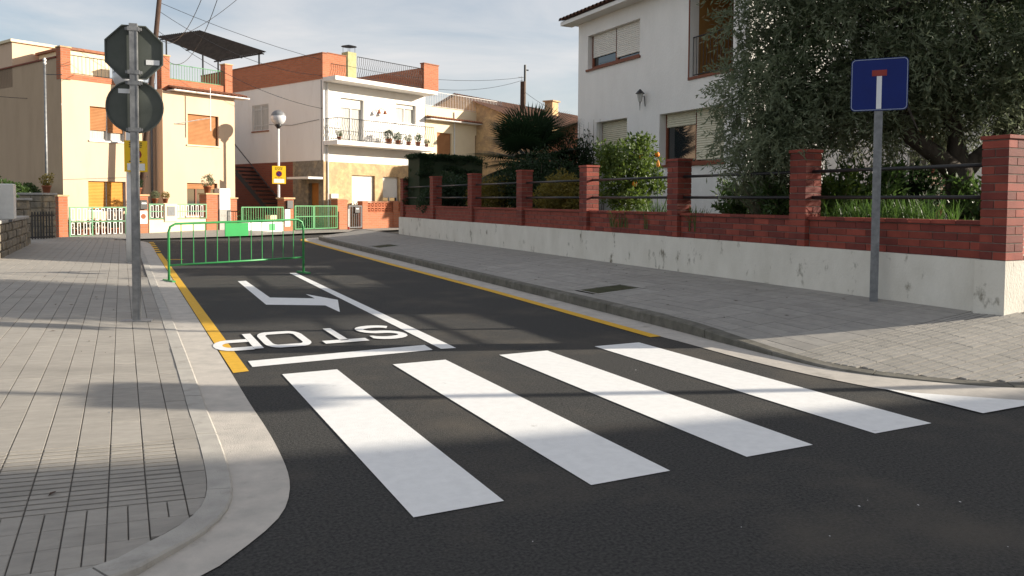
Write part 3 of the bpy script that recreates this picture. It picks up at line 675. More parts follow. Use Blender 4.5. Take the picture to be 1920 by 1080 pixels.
tw = obj('roof_room', MB().box(-.02, 2.2, 4.2, 10.8, 5.95, 7.75), 'beige', H1); obj('eave', MB().box(-.1, 2.32, 4.1, 10.9, 7.752, 7.86), 'cream', tw)
tw2 = obj('roof_room', MB().box(.9, 2.6, 1.6, 4.0, 5.95, 7.32), 'cream', H1); obj('eave', MB().box(.8, 2.72, 1.5, 4.1, 7.322, 7.42), 'terracotta', tw2)
obj('clothes_bracket', MB().tube([(4.15, PY-.02, 3.95+.6), (5.3, PY-.75, 4.85), (5.3, PY-.75, 6.1)], .02, 6).tube([(5.3, PY-.75, 4.3), (5.3, PY-.75, 4.85)], .02, 6), 'white_metal', H1)
obj('wall_cable', MB().tube([(0.02, -.012, 2.15), (3.3, -.012, 2.35)], .008, 4), 'grey_iron', H1)

# ------------------------------------------------------------------ white house (centre)
uW = Vector((.9175, .3978)).normalized(); WO = Vector((8.38, 36.52))
H2 = thing('white_house', 'white two storey house with wavy iron balcony and brick roof parapet', 'house', (WO.x, WO.y, 0), ang(uW))
m = MB(); D2 = (.97, 2.36, 4.22, 6.30); W5 = (4.42, 5.79, 5.40, 6.37)
facade(m, 0, 6.43, 3.25, 7.0, [D2, W5], 0, .22)
SW = (4.5, 5.95, 4.93, 6.25)
side_facade(m, 0, 11, 3.3, 7.07, [SW], 0, .1)
m.quad((6.43, 0, 0), (6.43, 11, 0), (6.43, 11, 7), (6.43, 0, 7)); m.quad((0, 0, 7.0), (6.43, 0, 7.0), (6.43, 11, 7.0), (0, 11, 7.0))
obj('wall', m, 'white_plaster', H2)
m = MB(); G1 = (1.62, 3.05, .7, 2.66); G2 = (3.55, 4.62, .9, 2.64)
facade(m, -.02, 6.43, 0, 3.25, [G1, G2], -.02, .22); m.quad((-.02, -.02, 3.25), (6.43, -.02, 3.25), (6.43, .05, 3.25), (-.02, .05, 3.25))
gs = obj('stone_base', m, 'stone_tan', H2)
# uneven stone facing plates
pl = MB(); 
for j in range(120):
    x, z = random.uniform(0, 6.2), random.uniform(.05, 3.1); w_, h_ = random.uniform(.12, .3), random.uniform(.1, .22)
    if any(h[0]-.3 < x < h[1]+.02 and h[2]-.24 < z < h[3]+.02 for h in (G1, G2)): continue
    pl.poly([(x+w_*math.cos(q)*.55+w_/2, -.021-random.uniform(.003, .012), z+h_*math.sin(q)*.55+h_/2) for q in sorted(random.uniform(0, 6.28) for _ in range(6))])
tag(obj('stone_facing', pl, 'stone_tan', gs), kind='stuff')
DS = (.35, 1.15, 0.1, 2.25)
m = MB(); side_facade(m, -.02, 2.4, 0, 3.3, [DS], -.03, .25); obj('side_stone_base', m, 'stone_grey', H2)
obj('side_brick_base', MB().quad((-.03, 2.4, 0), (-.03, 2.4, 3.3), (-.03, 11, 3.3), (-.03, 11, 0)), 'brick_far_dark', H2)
dr = obj('door', MB().box(.17, .22, .35, 1.15, .1, 2.25), 'door_orange', H2); obj('handle', MB().box(.13, .168, .45, .50, 1.05, 1.2), 'black', dr)
obj('porch_canopy', MB().box(-.85, -.032, .0, 1.7, 2.42, 2.52), 'white_plaster', H2)
window(H2, *G1, y=.12, shutter='shutter_white', drop=[1.0]); window(H2, *G2, y=.12, shutter='shutter_white', drop=[.60])
window(H2, *D2, y=.14, shutter='shutter_white', drop=[.22], curtain=True, name='balcony_door'); window(H2, *W5, y=.14, shutter='shutter_white', drop=[.22], sill='white_plaster', curtain=True)
gr = window(H2, *SW, y=.06, side=True, curtain=True, sill='terracotta')
for k in range(14): obj('grille_bar', MB().tube([(-.03, 4.52+k*.108, 4.95), (-.03, 4.52+k*.108, 6.24)], .009, 5), 'white_metal', gr)
obj('grille_rail', MB().tube([(-.03, 4.5, 5.2), (-.03, 5.95, 5.2)], .012, 5).tube([(-.03, 4.5, 6.0), (-.03, 5.95, 6.0)], .012, 5), 'white_metal', gr)
bal = obj('balcony', MB().box(.02, 6.2, -1.0, -.002, 4.0, 4.2), 'white_plaster', H2)
rail_set(H2, (.06, -.96), (6.15, -.96), 4.26, 5.22, 44, 'black', r=.010, bulge=.09)
rail_set(H2, (.06, -.92), (.06, -.04), 4.26, 5.22, 8, 'black', r=.010, bulge=.09, out_dir=(-1, 0))
rs = obj('roof_slab', MB().box(-.03, 6.45, -.95, -.002, 6.93, 7.12), 'white_plaster', H2)
pp = obj('parapet', MB().box(-.04, .2, -.0, 11, 7.075, 8.22).box(.2, 1.3, -.0, .22, 7.125, 8.26).box(5.45, 6.47, -.97, -.72, 7.125, 8.40).box(6.25, 6.47, -.72, 6, 7.125, 8.40), 'brick_far', H2)
obj('coping', MB().box(-.07, .23, -.03, 11, 8.222, 8.27).box(.23, 1.32, -.03, .25, 8.262, 8.30).box(5.42, 6.5, -1.0, -.69, 8.402, 8.45), 'terracotta', pp)
rail_set(H2, (1.3, -.85), (5.45, -.85), 7.2, 8.15, 34, 'black', r=.011, bulge=.08)
ch = obj('chimney', MB().box(2.2, 2.72, 1.0, 1.5, 7.0, 8.75), mat('mossy_render', (.46, .44, .24), (.34, .33, .17), 5, .95, .5, 30), H2)
obj('chimney_hood', MB().tube([(2.25, 1.05, 8.75), (2.25, 1.05, 9.05)], .012, 4).tube([(2.67, 1.05, 8.75), (2.67, 1.05, 9.05)], .012, 4).tube([(2.25, 1.45, 8.75), (2.25, 1.45, 9.05)], .012, 4).tube([(2.67, 1.45, 8.75), (2.67, 1.45, 9.05)], .012, 4).lathe([(.40, 9.05), (.1, 9.13), (0, 9.14)], 10, (2.46, 1.25, 0)), 'black', ch)
lampb = obj('wall_light', MB().tube([(3.3, 0, 5.9), (3.3, -.2, 6.0), (3.45, -.25, 5.9)], .015, 5).lathe([(.03, 5.9), (.10, 5.72)], 8, (3.5, -.25, 0)).lathe([(.03, 5.9), (.10, 5.72)], 8, (3.12, -.25, 0)).tube([(3.3, -.2, 6.0), (3.12, -.25, 5.9)], .015, 5), 'pot', H2)
obj('wall_cable', MB().tube([(-.02, .15, 3.3), (-.02, .15, 7.0)], .012, 5).tube([(-.03, .3, 5.2), (-.03, 2.5, 5.05), (-.03, 4.4, 5.2)], .010, 5), 'black', H2)
obj('drainpipe', MB().tube([(.2, -.06, 6.9), (.2, -.06, 3.0), (.2, -.10, .2)], .035, 6), 'white_metal', H2)
obj('meter_box', MB().box(.35, .75, -.12, -.03, .95, 1.75), 'shutter_white', H2)
# roof pergola of corrugated sheet
H2i = Matrix.Rotation(-ang(uW), 4, 'Z') @ Matrix.Translation((-WO.x, -WO.y, 0))
pc = [H2i @ PD(*q) for q in ((295, 68, 45.0), (375, 57, 43.5), (500, 97, 39.8), (408, 113, 41.0))]
bil = lambda u_, v_: pc[0].lerp(pc[1], u_).lerp(pc[3].lerp(pc[2], u_), v_)
fr = MB()
for u_, v_ in ((.08, .1), (.08, .95), (.92, .1), (.92, .95)): q = bil(u_, v_); fr.tube([(q.x, q.y, 7.0), (q.x, q.y, q.z-.05)], .045, 6)
for u_ in (.06, .5, .94): fr.tube([bil(u_, 0)-Vector((0, 0, .09)), bil(u_, 1)-Vector((0, 0, .09))], .04, 6)
for v_ in (.05, .5, .95): fr.tube([bil(0, v_)-Vector((0, 0, .14)), bil(1, v_)-Vector((0, 0, .14))], .04, 6)
pg = obj('roof_pergola', fr, 'black', H2)
cs = MB(); ns = 44
for i in range(ns):
    a, b = i/ns, (i+1)/ns; h0, h1_ = (.035 if i % 2 else -.035), (.035 if (i+1) % 2 else -.035); Z = lambda h: Vector((0, 0, h))
    cs.quad(bil(a, 0)+Z(h0), bil(b, 0)+Z(h1_), bil(b, 1)+Z(h1_), bil(a, 1)+Z(h0))
obj('corrugated_sheet', cs, mat('weathered_sheet', (.075, .060, .050), (.045, .036, .030), 4, .9), pg)
# outside stair against the side wall
st = obj('outside_stair', MB().tube([(-1.0, 1.6, 1.1), (-1.0, 6.2, 4.4)], .025, 6), 'black', H2)
for k in range(15):
    y = 1.6+.30*k; z = .25+.2*k; obj('step', MB().box(-1.05, -.06, y, y+.32, z, z+.06), 'black', st)
obj('stringer', MB().quad((-1.06, 1.4, 0.0), (-1.06, 1.8, 0.0), (-1.06, 6.3, 3.0), (-1.06, 6.3, 3.3)), 'black', st)

# pots on the balcony
def leaf_cloud(n_, c, r, ll, lw, shell=.0, droop=.0, up=0.0):
    c = np.array(c, float); r = np.array(r, float)
    d = RNG.normal(size=(n_, 3)); d /= np.linalg.norm(d, axis=1)[:, None]
    q = (shell + (1-shell)*RNG.random(n_)**(1/3.))[:, None]
    p = c + d*q*r
    a = RNG.normal(size=(n_, 3)) + d*.7; a[:, 2] += up - droop; a /= np.linalg.norm(a, axis=1)[:, None]
    b = np.cross(a, RNG.normal(size=(n_, 3))); b /= np.linalg.norm(b, axis=1)[:, None]+1e-9
    l = (ll*RNG.uniform(.65, 1.25, n_))[:, None]; w_ = (lw*RNG.uniform(.7, 1.2, n_))[:, None]
    v = np.stack([p, p+a*l*.5+b*w_*.5, p+a*l, p+a*l*.5-b*w_*.5], 1).reshape(-1, 3)
    return v
def cloud_obj(name, vs, mt, parent):
    v = np.concatenate(vs); k = len(v)//4
    me = bpy.data.meshes.new(name); me.vertices.add(len(v)); me.vertices.foreach_set('co', v.astype(np.float32).ravel())
    me.loops.add(4*k); me.loops.foreach_set('vertex_index', np.arange(4*k, dtype=np.int32)); me.polygons.add(k)
    me.polygons.foreach_set('loop_start', np.arange(0, 4*k, 4, dtype=np.int32)); me.polygons.foreach_set('loop_total', np.full(k, 4, np.int32))
    me.materials.append(M[mt]); me.update(); me.validate(); o = bpy.data.objects.new(name, me); return link(o, parent)
def pot_plant(loc, label, s=1.0, leaf='mid_leaf', pot='pot', group=None, round_=False, name='potted_plant'):
    t = thing(name, label, 'plant', loc, 0, group)
    obj('pot', MB().lathe([(0, 0), (.09*s, 0), (.13*s, .2*s), (.145*s, .2*s), (.145*s, .24*s), (.12*s, .24*s), (.11*s, .2*s), (0, .2*s)], 12), pot, t, True)
    vs = [leaf_cloud(260, (0, 0, .40*s), (.19*s, .19*s, .19*s), .07*s, .03*s, .2 if not round_ else .7, up=.4)]
    for k in range(4): vs.append(leaf_cloud(40, (random.uniform(-.15, .15)*s, random.uniform(-.15, .15)*s, random.uniform(.3, .6)*s), (.09*s,)*3, .08*s, .03*s))
    vs.append(leaf_cloud(12, (0, 0, .22*s), (.02*s, .02*s, .08*s), .12*s, .01*s, up=2)); cloud_obj('foliage', vs, leaf, t); return t
def loc_on(o, u, x, y, z): nrm = Vector((-u[1], u[0])); p = o + u*x + nrm*y; return (p.x, p.y, z)
for x, s, lb, lf in ((.35, .75, 'low grey green potted plant at the stair end of the balcony', 'olive_leaf'), (3.35, 1.15, 'dark round pot plant standing on the balcony', 'dark_leaf'), (3.95, 1.0, 'bushy green potted plant on the balcony beside the dark one', 'mid_leaf'), (4.65, .9, 'pale potted plant near the balcony window', 'olive_leaf'), (5.3, 1.0, 'tall leafy potted plant under the balcony window', 'mid_leaf'), (5.9, .7, 'small potted plant in the outer corner of the balcony', 'olive_leaf')):
    pot_plant(loc_on(WO, uW, x, -.7, 4.2), lb, s, lf)

# ------------------------------------------------------------------ cream house (right of the white one)
H3 = thing('cream_house', 'cream single storey house with roof terrace railing beside the white house', 'house', (WO.x+uW.x*6.47, WO.y+uW.y*6.47, 0), ang(uW))
m = MB(); C1 = (.85, 1.98, 3.2, 5.12); C2 = (3.85, 4.85, 3.2, 5.15)
facade(m, 0, 6.4, 0, 6.45, [C1, C2]); m.quad((6.4, 0, 0), (6.4, 9, 0), (6.4, 9, 6.45), (6.4, 0, 6.45)); m.quad((0, 0, 6.3), (6.4, 0, 6.3), (6.4, 9, 6.3), (0, 9, 6.3)); obj('wall', m, 'cream', H3)
window(H3, *C1, frame='wood', shutter='shutter_brown', drop=[1.0], mull=0); window(H3, *C2, frame='wood', shutter='shutter_brown', drop=[1.0], mull=0)
tile_row(H3, .0, 6.6, -.42, 5.78, pitch=.2, length=.42, up=.10)
rail_set(H3, (.05, .06), (6.2, .06), 6.5, 7.25, 50, 'white_metal', r=.010)
obj('downpipe', MB().tube([(2.15, -.04, 3), (2.15, -.04, 6.3)], .04, 6), 'white_metal', H3)
# tiled houses further back
def tiled_house(name, label, c, w_, d_, zw, zr_, rz, wallm='terracotta'):
    t = thing(name, label, 'house', (c[0], c[1], 0), rz)
    obj('wall', MB().box(-w_/2, w_/2, -d_/2, d_/2, 0, zw).poly([(-w_/2, -d_/2, zw), (-w_/2, d_/2, zw), (-w_/2, 0, zr_)]).poly([(w_/2, d_/2, zw), (w_/2, -d_/2, zw), (w_/2, 0, zr_)]), wallm, t)
    m = MB(); nn = int((w_+.6)/.11)
    for i in range(nn):
        x0, x1 = -w_/2-.3+(w_+.6)*i/nn, -w_/2-.3+(w_+.6)*(i+1)/nn; h0, h1_ = (.05 if i % 2 else 0), (0 if i % 2 else .05)
        for sg in (-1, 1): m.quad((x0, sg*(d_/2+.3), zw-.12+h0), (x1, sg*(d_/2+.3), zw-.12+h1_), (x1, 0, zr_+.04+h1_), (x0, 0, zr_+.04+h0))
    obj('roof', m, 'roof_dark', t); return t
th = tiled_house('tiled_house', 'low house with a long terracotta tiled roof behind the cream house', (23.0, 45.0), 13, 9, 5.9, 7.55, ang(uW)+.08, 'stone_tan')
obj('chimney', MB().box(1.2, 1.9, -1.6, -1.0, 6.9, 7.9).box(1.1, 2.0, -1.7, -.9, 7.9, 7.98), 'stone_tan', th)
obj('aerial', MB().tube([(-1.4, -1.0, 7.4), (-1.4, -1.0, 9.2)], .02, 5).tube([(-1.8, -1.0, 9.1), (-1.1, -1.0, 9.15)], .012, 4), 'grey_iron', th)
th2 = tiled_house('tiled_house', 'terracotta roofed house seen past the corner of the white villa', (25.5, 37.5), 8, 7, 5.0, 6.3, ang(uW)+.5, 'terracotta')

# ------------------------------------------------------------------ front fences of the far houses
uF = (fe-ff).to_2d().normalized(); FO = PX(130, 445, .1).to_2d()
def fpos(x, y=0, z=.1): nrm = Vector((-uF.y, uF.x)); p = FO + uF*x + nrm*y; return (p.x, p.y, z+.17*max(0, min(1, x/FL)))
FL = (fe-ff).to_2d().length; ks = FL/6.06
RZF = ang(uF)
def brick_pier(x, w_, h, label, nm='gate_pier'):
    t = thing(nm, label, 'pillar', fpos(x*ks), RZF); obj('shaft', MB().box(0, w_, 0, w_, -.1, h), 'brick_far', t); obj('cap', MB().box(-.04, w_+.04, -.04, w_+.04, h+.002, h+.06), 'stone_tan', t); return t
brick_pier(2.5, .45, 1.38, 'red brick gate pier with black letter box and emblem plate'); brick_pier(5.5, .5, 1.38, 'red brick pier with round clipped plant on top')
brick_pier(-.35, .3, 1.4, 'narrow red brick pier beside the old stone pier')
brick_pier(6.62, .32, 1.2, 'short red brick pier beside the white meter cabinet')
def ornament_fence(x0, x1, z0, z1, label, nm, cat, rows_):
    t = thing(nm, label, cat, fpos(x0), RZF); L_ = x1-x0
    obj('frame', MB().box(0, L_, -.02, .02, z1-.04, z1).box(0, L_, -.02, .02, z0, z0+.03).box(0, .04, -.021, .021, z0, z1).box(L_-.04, L_, -.021, .021, z0, z1).box(L_*.38, L_*.38+.04, -.021, .021, z0, z1).box(0, L_, -.019, .019, (z0+z1)/2-.015, (z0+z1)/2+.015), 'green_pale', t)
    nb = max(4, int(L_/.2))
    for zc0, zc1 in rows_:
        for k in range(nb):
            a = .06+(L_-.12)*k/nb; b = a+(L_-.12)/nb*.55; f = .022
            obj('white_rectangle', MB().box(a, a+f, -.012, .012, zc0, zc1).box(b-f, b, -.012, .012, zc0, zc1).box(a+f, b-f, -.012, .012, zc0, zc0+f).box(a+f, b-f, -.012, .012, zc1-f, zc1), 'white_metal', t)
    return t
ornament_fence(.0, 2.1*ks, .02, 1.05, 'pale green gate with two rows of white rectangles before the beige house', 'ornamental_gate', 'gate', [(.08, .5), (.58, 1.0)])
lw = thing('fence_wall', 'low cream rendered wall under the ornamental fence by the beige house', 'wall', fpos(3.0*ks), RZF); obj('wall_base', MB().box(0, 2.5*ks-.05, -.02, .2, -.1, .48), 'cream', lw)
obj('meter_pillar', MB().box(.6, 1.1, -.06, .22, .4, 1.08), 'cream', lw); obj('meter_door', MB().box(.7, 1.0, -.075, -.062, .62, .98), 'grey_iron', lw)
t = ornament_fence(3.0*ks, 5.5*ks, .50, 1.08, 'green ornamental fence with one row of white rectangles on low wall', 'ornamental_fence', 'fence', [(.56, 1.02)])
lb = thing('letter_box', 'black letter box fixed to the red brick gate pier', 'letter box', fpos(2.6*ks, -.12, .98), RZF); obj('body', MB().bbox(0, .26, 0, .12, 0, .34, .02), 'black', lb); obj('flap', MB().box(.04, .22, -.008, -.001, .2, .25), 'sign_white', lb)
ep = thing('emblem_plate', 'white plate with a round red emblem on the brick gate pier', 'plate', fpos(2.6*ks, -.03, .45), RZF); obj('panel', MB().box(0, .3, 0, .02, 0, .48), 'sign_white', ep)
obj('emblem', MB().poly([(.15+.10*math.cos(q*.4), -.004, .27+.10*math.sin(q*.4)) for q in range(16)]), 'pot', ep)
mc = thing('meter_cabinet', 'white meter cabinet on a grey concrete block by the brick pier', 'cabinet', fpos(6.08*ks, -.05), RZF); obj('base', MB().box(0, .52, 0, .4, -.1, .75), 'kerb', mc); obj('cabinet', MB().bbox(.02, .50, .02, .38, .752, 1.62, .015), 'white_metal', mc); obj('door', MB().box(.07, .45, .005, .018, .82, 1.55), 'sign_white', mc)
pot_plant(fpos(2.68*ks, .2, 1.54), 'potted plant on top of the brick gate pier', 1.0, 'dark_leaf'); pot_plant(fpos(5.72*ks, .25, 1.54), 'round clipped bush in a pot on the brick pier', 1.15, 'olive_leaf', round_=True)
pot_plant(fpos(3.32*ks, .1, 1.18), 'small dark potted succulent on the low fence wall', .8, 'olive_leaf'); pot_plant(fpos(3.75*ks, .1, 1.18), 'shallow clay bowl plant on the fence meter pillar', .75, 'gold_leaf')
for k in range(7): pot_plant(fpos((.35+.27*k)*ks, .55, .1), 'flowering pot plant behind the pale green gate', .9, ('mid_leaf', 'gold_leaf', 'dark_leaf')[k % 3], group='pots behind the gate')
# white house front fence
GO = PX(640, 430, .1).to_2d(); uG = Vector((.88, .475)).normalized(); RZG = ang(uG)
def gpos(x, y=0, z=.1): nrm = Vector((-uG.y, uG.x)); p = GO + uG*x + nrm*y; return (p.x, p.y, z)
def bar_fence(x0, x1, z0, z1, label, nm, cat, mt='green', pitch=.12, mid=None, diag=False):
    t = thing(nm, label, cat, gpos(x0), RZG); L_ = x1-x0
    fr = MB().box(0, L_, -.018, .018, z1-.035, z1).box(0, L_, -.018, .018, z0, z0+.035).box(0, .04, -.019, .019, z0, z1).box(L_-.04, L_, -.019, .019, z0, z1)
    if mid: fr.box(0, L_, -.018, .018, mid-.015, mid+.015)
    obj('frame', fr, mt, t); nb = int(L_/pitch); b0 = None
    for k in range(nb):
        x = .05+(L_-.1)*(k+.5)/nb
        if b0 is None: b0 = obj('bar', MB().box(-.008, .008, -.008, .008, z0, z1-.02), mt, t, loc=(x, 0, 0))
        else: share('bar', b0, t, (x, 0, 0))
    return t
bar_fence(-5.4, -3.3, .42, 1.05, 'green bar fence on low white wall left of the lamp post', 'bar_fence', 'fence')
lw = thing('fence_wall', 'low white wall with a green square under the green fence', 'wall', gpos(-5.4), RZG); obj('wall_base', MB().box(0, 2.1, -.02, .18, -.1, .40), 'white_plaster', lw); obj('green_square', MB().box(1.35, 1.65, -.034, -.022, .05, .34), 'green_b', lw)
gp = thing('gate_pier', 'brick pier with white front and black letter box beside the green gate', 'pillar', gpos(-3.25), RZG); obj('shaft', MB().box(0, .5, 0, .45, -.1, 1.38), 'brick_far', gp); obj('cap', MB().box(-.05, .55, -.05, .5, 1.382, 1.45), 'stone_tan', gp); obj('white_panel', MB().box(.02, .3, -.02, -.003, .2, .95), 'white_plaster', gp); obj('letter_box', MB().bbox(.08, .38, -.12, -.022, .97, 1.33, .015), 'black', gp)
bar_fence(-2.7, -1.65, .06, 1.10, 'narrow leaf of the green bar gate before the white house', 'bar_gate', 'gate', mid=.62)
bar_fence(-1.62, -.25, .06, 1.10, 'wide leaf of the green bar gate next to the brick pier', 'bar_gate', 'gate', mid=.62)
brk = thing('gate_pier', 'red brick pier between the green gate and the small grey gate', 'pillar', gpos(-.22), RZG); obj('shaft', MB().box(0, .6, 0, .45, -.1, 1.38), 'brick_far', brk); obj('cap', MB().box(-.04, .64, -.04, .49, 1.382, 1.44), 'stone_tan', brk)
bl = thing('bollard', 'slim white bollard with a red foot before the brick pier', 'bollard', gpos(.12, -.35), RZG); obj('post', MB().tube([(0, 0, .12), (0, 0, .95)], .04, 8), 'white_metal', bl); obj('foot', MB().tube([(0, 0, -.1), (0, 0, .125)], .041, 8), 'sign_red', bl)
bar_fence(.45, 1.3, .06, 1.10, 'small grey bar gate with letter box before the white house', 'bar_gate', 'gate', mt='grey_iron', pitch=.13)
lb = thing('letter_box', 'dark letter box hung on the small grey gate', 'letter box', gpos(.78, -.1, .85), RZG); obj('body', MB().bbox(0, .28, 0, .1, 0, .3, .015), 'black', lb); obj('flap', MB().box(.05, .23, -.008, -.001, .18, .22), 'sign_white', lb)
lt = thing('lattice_wall', 'red brick wall with two rows of open lattice blocks by the grey gate', 'wall', gpos(1.32), RZG)
obj('pier', MB().box(0, .35, -.03, .3, -.1, 1.32), 'brick_far', lt); obj('pier', MB().box(2.1, 2.45, -.03, .3, -.1, 1.34), 'brick_far', lt); obj('wall_base', MB().box(.352, 2.098, 0, .2, -.1, .78).box(2.452, 6.0, 0, .2, -.1, .78), 'brick_far', lt)
lm = MB()
f = .035; lm.box(-.115, -.115+f, 0, .16, 0, .23).box(.115-f, .115, 0, .16, 0, .23).box(-.115+f, .115-f, 0, .16, 0, f).box(-.115+f, .115-f, 0, .16, .23-f, .23).box(-.045, .045, .0, .16, .075, .155)
l0 = None
for r_ in range(2):
    for k in range(22):
        x = .47+.238*k
        if 1.95 < x < 2.58: continue
        if l0 is None: l0 = obj('lattice_block', lm, 'brick_or', lt, loc=(x, .02, .785+.235*r_))
        else: share('lattice_block', l0, lt, (x, .02, .785+.235*r_))
obj('coping', MB().box(.352, 2.098, -.02, .22, 1.262, 1.31).box(2.452, 6, -.02, .22, 1.262, 1.31), 'terracotta', lt)
def shrub(name, label, loc, r, n_, leaf, ll=.08, lw_=.035, clumps=10, cat='shrub', group=None, stem=True, shell=.3, up=.2, extra=None):
    t = thing(name, label, cat, loc, random.uniform(0, 6), group); vs = []
    for k in range(clumps):
        d = RNG.normal(size=3); d /= np.linalg.norm(d); d[2] = abs(d[2])*.9
        c = d*np.array(r)*RNG.uniform(.45, .8); c[2] += r[2]*.35
        vs.append(leaf_cloud(n_//clumps, c, np.array(r)*RNG.uniform(.3, .48), ll, lw_, shell, up=up))
    cloud_obj('foliage', vs, leaf, t)
    if stem:
        s_ = MB()
        for k in range(5): a = random.uniform(0, 6.28); s_.tube([(0, 0, -.05), (math.cos(a)*r[0]*.25, math.sin(a)*r[1]*.25, r[2]*.5), (math.cos(a)*r[0]*.55, math.sin(a)*r[1]*.55, r[2]*1.0)], [.02, .014, .005], 5)
        obj('stems', s_, 'stem', t)
    return t
shrub('leafy_shrub', 'loose leafy shrub with white flowers behind the small grey gate', gpos(1.2, .9, .3), (.75, .6, .95), 1100, 'mid_leaf', .11, .05)
shrub('leafy_shrub', 'low bushes in the front garden behind the green fence', gpos(-4.4, .8, .1), (.9, .5, .7), 900, 'mid_leaf', .1, .045)
shrub('leafy_shrub', 'rounded shrub behind the wide green gate leaf', gpos(-1.1, 1.0, .1), (.7, .5, .55), 900, 'dark_leaf', .1, .045)
shrub('leafy_shrub', 'pale shrub peeping over the green gate beside the letter box pier', gpos(-2.3, 1.0, .5), (.6, .5, .6), 700, 'mid_leaf', .1, .045)
obj_ = tag(obj('garden_hedge', MB().box(-2.5, 0, 1.9, 2.3, .1, .75, Matrix.Translation((*gpos(0)[:2], 0)) @ Matrix.Rotation(RZG, 4, 'Z')), 'cream'), 'low cream garden wall in front of the white house stair', 'wall')
obj_.name = 'garden_wall_low'

# left boundary: stone walls, piers, hedge, box
sw = thing('stone_wall', 'low rough stone wall at the left edge of the pavement', 'wall', (-2.36, 19.0, .1), rad(90))
sm = MB(); sm.box(0, 5.9, 0, .4, 0, .78); core_ = obj('core', sm, 'stone_grey', sw)
for k in range(11):
    for q in range(4):
        x = .54*k+(.2 if q % 2 else 0); 
        if x+.5 > 5.9: continue
        obj('stone', MB().bbox(x+.02, x+random.uniform(.44, .52), -.03-random.uniform(0, .025), .05, .02+.19*q, .19*q+.19, .02), 'stone_grey', core_)
obj('coping', MB().bbox(-.03, 5.95, -.06, .45, .782, .86, .015), 'kerb', sw)
def stone_pier(loc, w_, h, label):
    t = thing('stone_pier', label, 'pillar', loc, rad(64)); c = obj('shaft', MB().box(0, w_, 0, w_, 0, h), 'stone_grey', t)
    for q in range(int(h/.2)):
        for k in range(2): obj('stone', MB().bbox(k*w_/2+.012, (k+1)*w_/2-.012, -.03-random.uniform(0, .02), .04, .2*q+.01, .2*q+.19, .015), 'stone_grey', c); obj('stone', MB().bbox(-.03-random.uniform(0, .02), .04, k*w_/2+.012, (k+1)*w_/2-.012, .2*q+.01, .2*q+.19, .015), 'stone_grey', c)
    obj('cap', MB().bbox(-.06, w_+.06, -.06, w_+.06, h+.002, h+.07, .012), 'kerb', t); return t
stone_pier(tuple(PX(30, 462, .12)), .62, 1.25, 'grey stone gate pier at the end of the low stone wall')
stone_pier(tuple(PX(80, 449, .12)), .70, 1.42, 'taller stone pier beside the narrow brick pier')
bx_ = thing('utility_box', 'white utility box standing on the low stone wall', 'cabinet', (-2.62, 20.6, .9), 0); obj('cabinet', MB().bbox(0, .42, 0, .5, .05, .85, .02), 'white_metal', bx_); obj('foot', MB().box(.03, .39, .03, .47, 0, .055), 'grey_iron', bx_)
bar_t = thing('garden_gate', 'dark bar gate between the two stone piers', 'gate', tuple(PX(58, 452, .12)), rad(55)); obj('frame', MB().box(0, 1.0, -.02, .02, .08, .13).box(0, 1.0, -.02, .02, .75, .80), 'black', bar_t)
for k in range(8): obj('bar', MB().box(.05+.12*k, .075+.12*k, -.015, .015, .05, .9), 'black', bar_t)
hd = thing('hedge', 'dark clipped hedge rising behind the stone piers', 'hedge', (*PD(46, 430, 29.0).to_2d(), .1), rad(64)); obj('inner', MB().box(-.8, 1.0, .1, .5, 0, 1.5), 'dark_leaf', hd)
cloud_obj('foliage', [leaf_cloud(900, (random.uniform(-.8, 1.0), .3, random.uniform(.3, 1.75)), (.45, .4, .4), .09, .05, .5) for _ in range(14)], 'mid_leaf', hd)
hd = thing('hedge', 'yellow green conifer hedge at the very edge above the utility box', 'hedge', (-3.35, 20.5, .1), 0); cloud_obj('foliage', [leaf_cloud(700, (random.uniform(-.3, .3), random.uniform(-1.5, 2.2), random.uniform(.4, 2.3)), (.4, .5, .45), .08, .03, .4, up=.5) for _ in range(14)], 'citrus_leaf', hd)
obj('inner', MB().box(-.3, .15, -1.4, 2.2, 0, 2.0), 'dark_leaf', hd)
pot_plant((PX(80, 449, .12).x+.1, PX(80, 449, .12).y+.42, 1.61), 'dry potted plant on top of the taller stone pier', 1.0, 'gold_leaf')

# ------------------------------------------------------------------ poles, lamps, wires
def mast(): 
    p = PD(88, 360, 27.0); t = thing('steel_mast', 'thin grey steel mast standing before the shaded house side', 'pole', (p.x, p.y, .1))
    top = PD(86, 122, 27.0).z-.1; obj('pole', MB().tube([(0, 0, 0), (0, 0, top)], [.05, .035], 8), 'galv', t, True); obj('insulator', MB().lathe([(.03, 0), (.06, .06), (.03, .1), (.06, .16), (.02, .24)], 8, (0, 0, top-.02)), 'white_metal', t); obj('arm', MB().tube([(0, 0, top-.35), (.5, .15, top-.3)], .015, 5), 'black', t)
mast()
up = PD(257, 434, 31.0); up.z = .1; tp = PD(301, -25, 31.0)
ut = thing('utility_pole', 'leaning dark wooden utility pole in front of the beige house', 'pole', up)
dv = Vector(tp)-Vector(up); obj('pole', MB().tube([(0, 0, -.1), dv*.5, dv], [.12, .105, .09], 10), 'old_wood', ut, True)
obj('crossarm', MB().tube([dv*.97+Vector((-.1, -.15, 0)), dv*1.02+Vector((.15, .1, .4))], .05, 6), 'old_wood', ut)
p2 = PD(980, 250, 46); p2.z = .2; t2 = PD(980, 128, 46)
u2 = thing('utility_pole', 'far utility pole with steel top standing behind the palm', 'pole', p2); obj('pole', MB().tube([(0, 0, 0), (0, 0, PD(979, 160, 46).z)], [.2, .16], 8), 'old_wood', u2); obj('steel_top', MB().tube([(.18, .1, PD(979, 200, 46).z), (.18, .1, t2.z)], .07, 6).tube([(.18, .1, t2.z-.3), (.4, .1, t2.z-.3)], .04, 5), 'black', u2)
